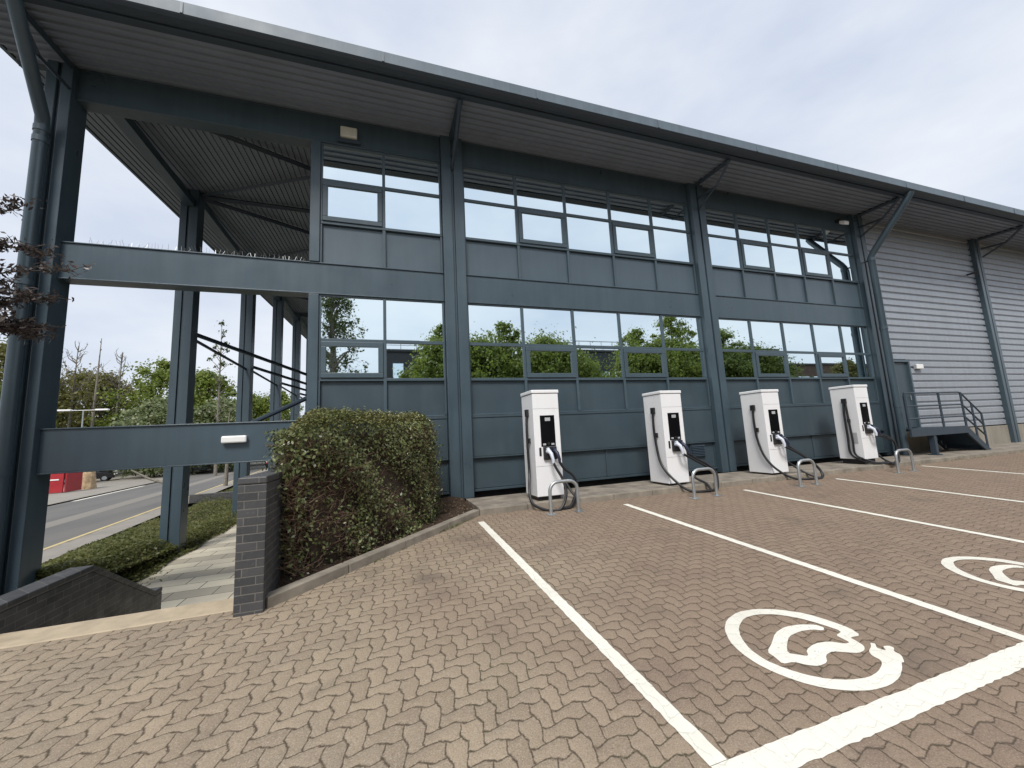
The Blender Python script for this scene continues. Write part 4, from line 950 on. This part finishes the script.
MB().tube([(-25.2, 34, 5.55), (-22.8, 34, 5.55)], .03, 6).build('cross_arm', M['galv'], T)
for x in (-25.2, -22.75): MB().box(x-.45, x+.45, 33.85, 34.15, 5.50, 5.64).build('lamp_head', M['lampwhite'], T, bevel=.05)

# ------------------------------------------------------------------ behind the camera (mirrored in the glazing)
RG = 'trees reflected in the windows'
gb = gz(-22)
refl = [('broadleaf_tree', 'low bushy tree reflected just left of the wide window', 4.3, -23.0, 9.8, 3.4, .3, 'leafgreen', 'bark', 0),
 ('broadleaf_tree', 'low bushy tree reflected right of the dark railed block', 23.6, -23.0, 9.6, 3.6, .3, 'leafgreen', 'bark', 0),
 ('broadleaf_tree', 'low bushy tree reflected under the left panes nearest the warehouse', 37.8, -22.8, 10.0, 4.6, .3, 'leafmid', 'bark', 0),
 ('broadleaf_tree', 'low spreading tree reflected along the sill at the left of the wide window', 7.6, -23.5, 10.0, 5.0, .3, 'leafgreen', 'bark', 0),
 ('broadleaf_tree', 'low spreading tree reflected along the sill under the tallest tree', 27.3, -23.3, 10.4, 5.2, .3, 'leafgreen', 'bark', 0),
 ('broadleaf_tree', 'low olive tree reflected along the sill right of the middle', 33.2, -23.3, 10.2, 4.6, .3, 'leafmid', 'bark', 0),
 ('broadleaf_tree', 'low tree reflected along the sill under the first opening light of the wide window', 13.8, -23.0, 10.2, 5.2, .3, 'leafgreen', 'bark', 0),
 ('birch_tree', 'drooping birch reflected in the ground floor window nearest the colonnade', -3.7, -25, 16.5, 2.6, 3.5, 'leafbirch', 'barkpale', .7),
 ('broadleaf_tree', 'bushy tree reflected beside the birch in the window nearest the colonnade', 4.9, -27, 12.6, 2.9, 1., 'leafgreen', 'bark', 0),
 ('broadleaf_tree', 'broad tree reflected at the left of the wide ground floor window', 10.6, -25, 12.2, 3.4, .5, 'leafgreen', 'bark', 0),
 ('broadleaf_tree', 'lower tree reflected over the first opening light of the wide window', 15.0, -26, 11.2, 3.2, .5, 'leafmid', 'bark', 0),
 ('broadleaf_tree', 'dark low tree reflected at the middle of the wide ground floor window', 17.6, -24.5, 9.2, 3.0, .5, 'leafmid', 'bark', 0),
 ('broadleaf_tree', 'tree reflected over the second opening light of the wide window', 25.0, -25, 12.2, 3.2, .5, 'leafgreen', 'bark', 0),
 ('broadleaf_tree', 'tallest tree reflected at the right of the wide ground floor window', 29.5, -25, 14.0, 3.6, .5, 'leafgreen', 'bark', 0),
 ('broadleaf_tree', 'tree reflected at the left of the window nearest the warehouse', 36.9, -25, 12.6, 4.2, .5, 'leafgreen', 'bark', 0),
 ('broadleaf_tree', 'lower tree reflected in the first opening light of the window nearest the warehouse', 42.0, -26, 9.8, 4.6, .5, 'leafmid', 'bark', 0),
 ('broadleaf_tree', 'small tree reflected at the right end of the window nearest the warehouse', 58.0, -26, 9.2, 3.0, .5, 'leafolive', 'bark', 0)]
for i, (nm, lab, x, y, h, rad, c0, lf, bk, dr) in enumerate(refl):
    tree(nm, lab, (x, y, gb), h-gb, rad, c0, M[lf], M[bk], 300 if h < 10.8 else 170, 42000 if h < 10.8 else 13000 if dr == 0 else 9000, .23 if dr == 0 else .2, 500+i, group=RG, sparse=(1.05 if h < 10.8 else .8), droop=dr*2.2)
def block(label, x0, x1, y, top, mat, rail, wins):
    T = thing('far_building', label, 'building', ((x0+x1)/2, y, gb), 0, 'buildings reflected in the windows')
    MB().box(x0, x1, y-9, y, gb, top).build('wall', mat, T)
    MB().box(x0-.2, x1+.2, y-9.2, y+.2, top, top+.25).build('roof_edge', M['roofdark'], T)
    for (wx, wz, w, h) in wins:
        f = MB().box(wx-.06, wx+w+.06, y+.002, y+.05, wz-.06, wz+h+.06).build('window', M['spandrel'], T)
        MB().box(wx, wx+w, y+.051, y+.06, wz, wz+h).build('pane', M['glass'], f)
    if rail:
        q = MB(); q.tube([(x0+.4, y-.4, top+1.35), (x1-.4, y-.4, top+1.35)], .05, 6); q.tube([(x0+.4, y-.4, top+.8), (x1-.4, y-.4, top+.8)], .03, 6)
        k = x0+.4
        while k < x1: q.tube([(k, y-.4, top+.2), (k, y-.4, top+1.35)], .04, 6); k += 1.6
        q.build('roof_rail', M['galv'], T)
block('dark flat roofed block reflected beside the birch', -.2, 4.0, -32, 10.6, M['darkwall'], True, [(1.0, 7.2, 1.0, 2.2)])
block('dark railed block reflected between the trees in the wide window', 20.0, 30.0, -34, 11.6, M['darkwall'], True, [(21+i*1.7, 7.5, 1.1, 1.6) for i in range(5)])
block('dark roofed block reflected behind the tree nearest the warehouse', 45.5, 57.0, -34, 12.4, M['darkwall'], False, [(46.5+i*1.9, 10.2, 1.4, 1.4) for i in range(5)])
block('low brown building reflected in the window nearest the warehouse', 56.0, 78.0, -32, 9.8, M['brown'], False, [(57.5+i*3.2, 6.6, 2.2, 1.5) for i in range(6)])

# ------------------------------------------------------------------ LIGHT, SKY, CAMERA
W = bpy.data.worlds.new('World'); S.world = W; W.use_nodes = True
nt = W.node_tree; nt.nodes.clear()
out = nt.nodes.new('ShaderNodeOutputWorld'); bg = nt.nodes.new('ShaderNodeBackground'); nt.links.new(bg.outputs[0], out.inputs[0])
sky = nt.nodes.new('ShaderNodeTexSky'); sky.sky_type = 'NISHITA'; sky.sun_disc = False; sky.sun_elevation = R(52); sky.sun_rotation = R(205); sky.air_density = 1.2; sky.dust_density = 2.5
tc = nt.nodes.new('ShaderNodeTexCoord'); mp = nt.nodes.new('ShaderNodeMapping'); mp.inputs['Scale'].default_value = (1.0, 1.0, 2.4); nt.links.new(tc.outputs['Generated'], mp.inputs[0])
nz = nt.nodes.new('ShaderNodeTexNoise'); nz.inputs['Scale'].default_value = 2.1; nz.inputs['Detail'].default_value = 6; nz.inputs['Roughness'].default_value = .55; nt.links.new(mp.outputs[0], nz.inputs['Vector'])
cr = nt.nodes.new('ShaderNodeValToRGB'); e = cr.color_ramp.elements
e[0].position = .36; e[0].color = (4.35, 4.8, 5.65, 1); e[1].position = .64; e[1].color = (5.75, 6.0, 6.45, 1)
nt.links.new(nz.outputs['Fac'], cr.inputs[0])
mx = nt.nodes.new('ShaderNodeMix'); mx.data_type = 'RGBA'; mx.inputs[0].default_value = .9
nt.links.new(sky.outputs[0], mx.inputs[6]); nt.links.new(cr.outputs[0], mx.inputs[7]); nt.links.new(mx.outputs[2], bg.inputs[0])
bg.inputs[1].default_value = .10
sun = bpy.data.lights.new('sun', 'SUN'); sun.energy = 2.0; sun.angle = R(18); sun.color = (1., .965, .91)
so = bpy.data.objects.new('sun', sun); COL.objects.link(so)
az, el = R(205), R(52)          # direction to the sun, clockwise from +Y
d = Vector((math.sin(az)*math.cos(el), math.cos(az)*math.cos(el), math.sin(el))); so.rotation_euler = d.to_track_quat('Z', 'Y').to_euler()
cam = bpy.data.cameras.new('camera'); co = bpy.data.objects.new('camera', cam); COL.objects.link(co)
cam.sensor_width = 36; cam.lens = FPX/1024*36; cam.clip_start = .05; cam.clip_end = 2000
r_, d_, f_ = CM
mat = Matrix(((r_[0], -d_[0], -f_[0], 0), (r_[1], -d_[1], -f_[1], -8.5), (r_[2], -d_[2], -f_[2], 1.685), (0, 0, 0, 1)))
co.matrix_world = mat
S.camera = co
S.view_settings.view_transform = 'Standard'; S.view_settings.look = 'None'; S.view_settings.gamma = 1; S.view_settings.exposure = .66
S.render.resolution_x = 1024; S.render.resolution_y = 768
S.cycles.use_denoising = True; S.cycles.max_bounces = 8
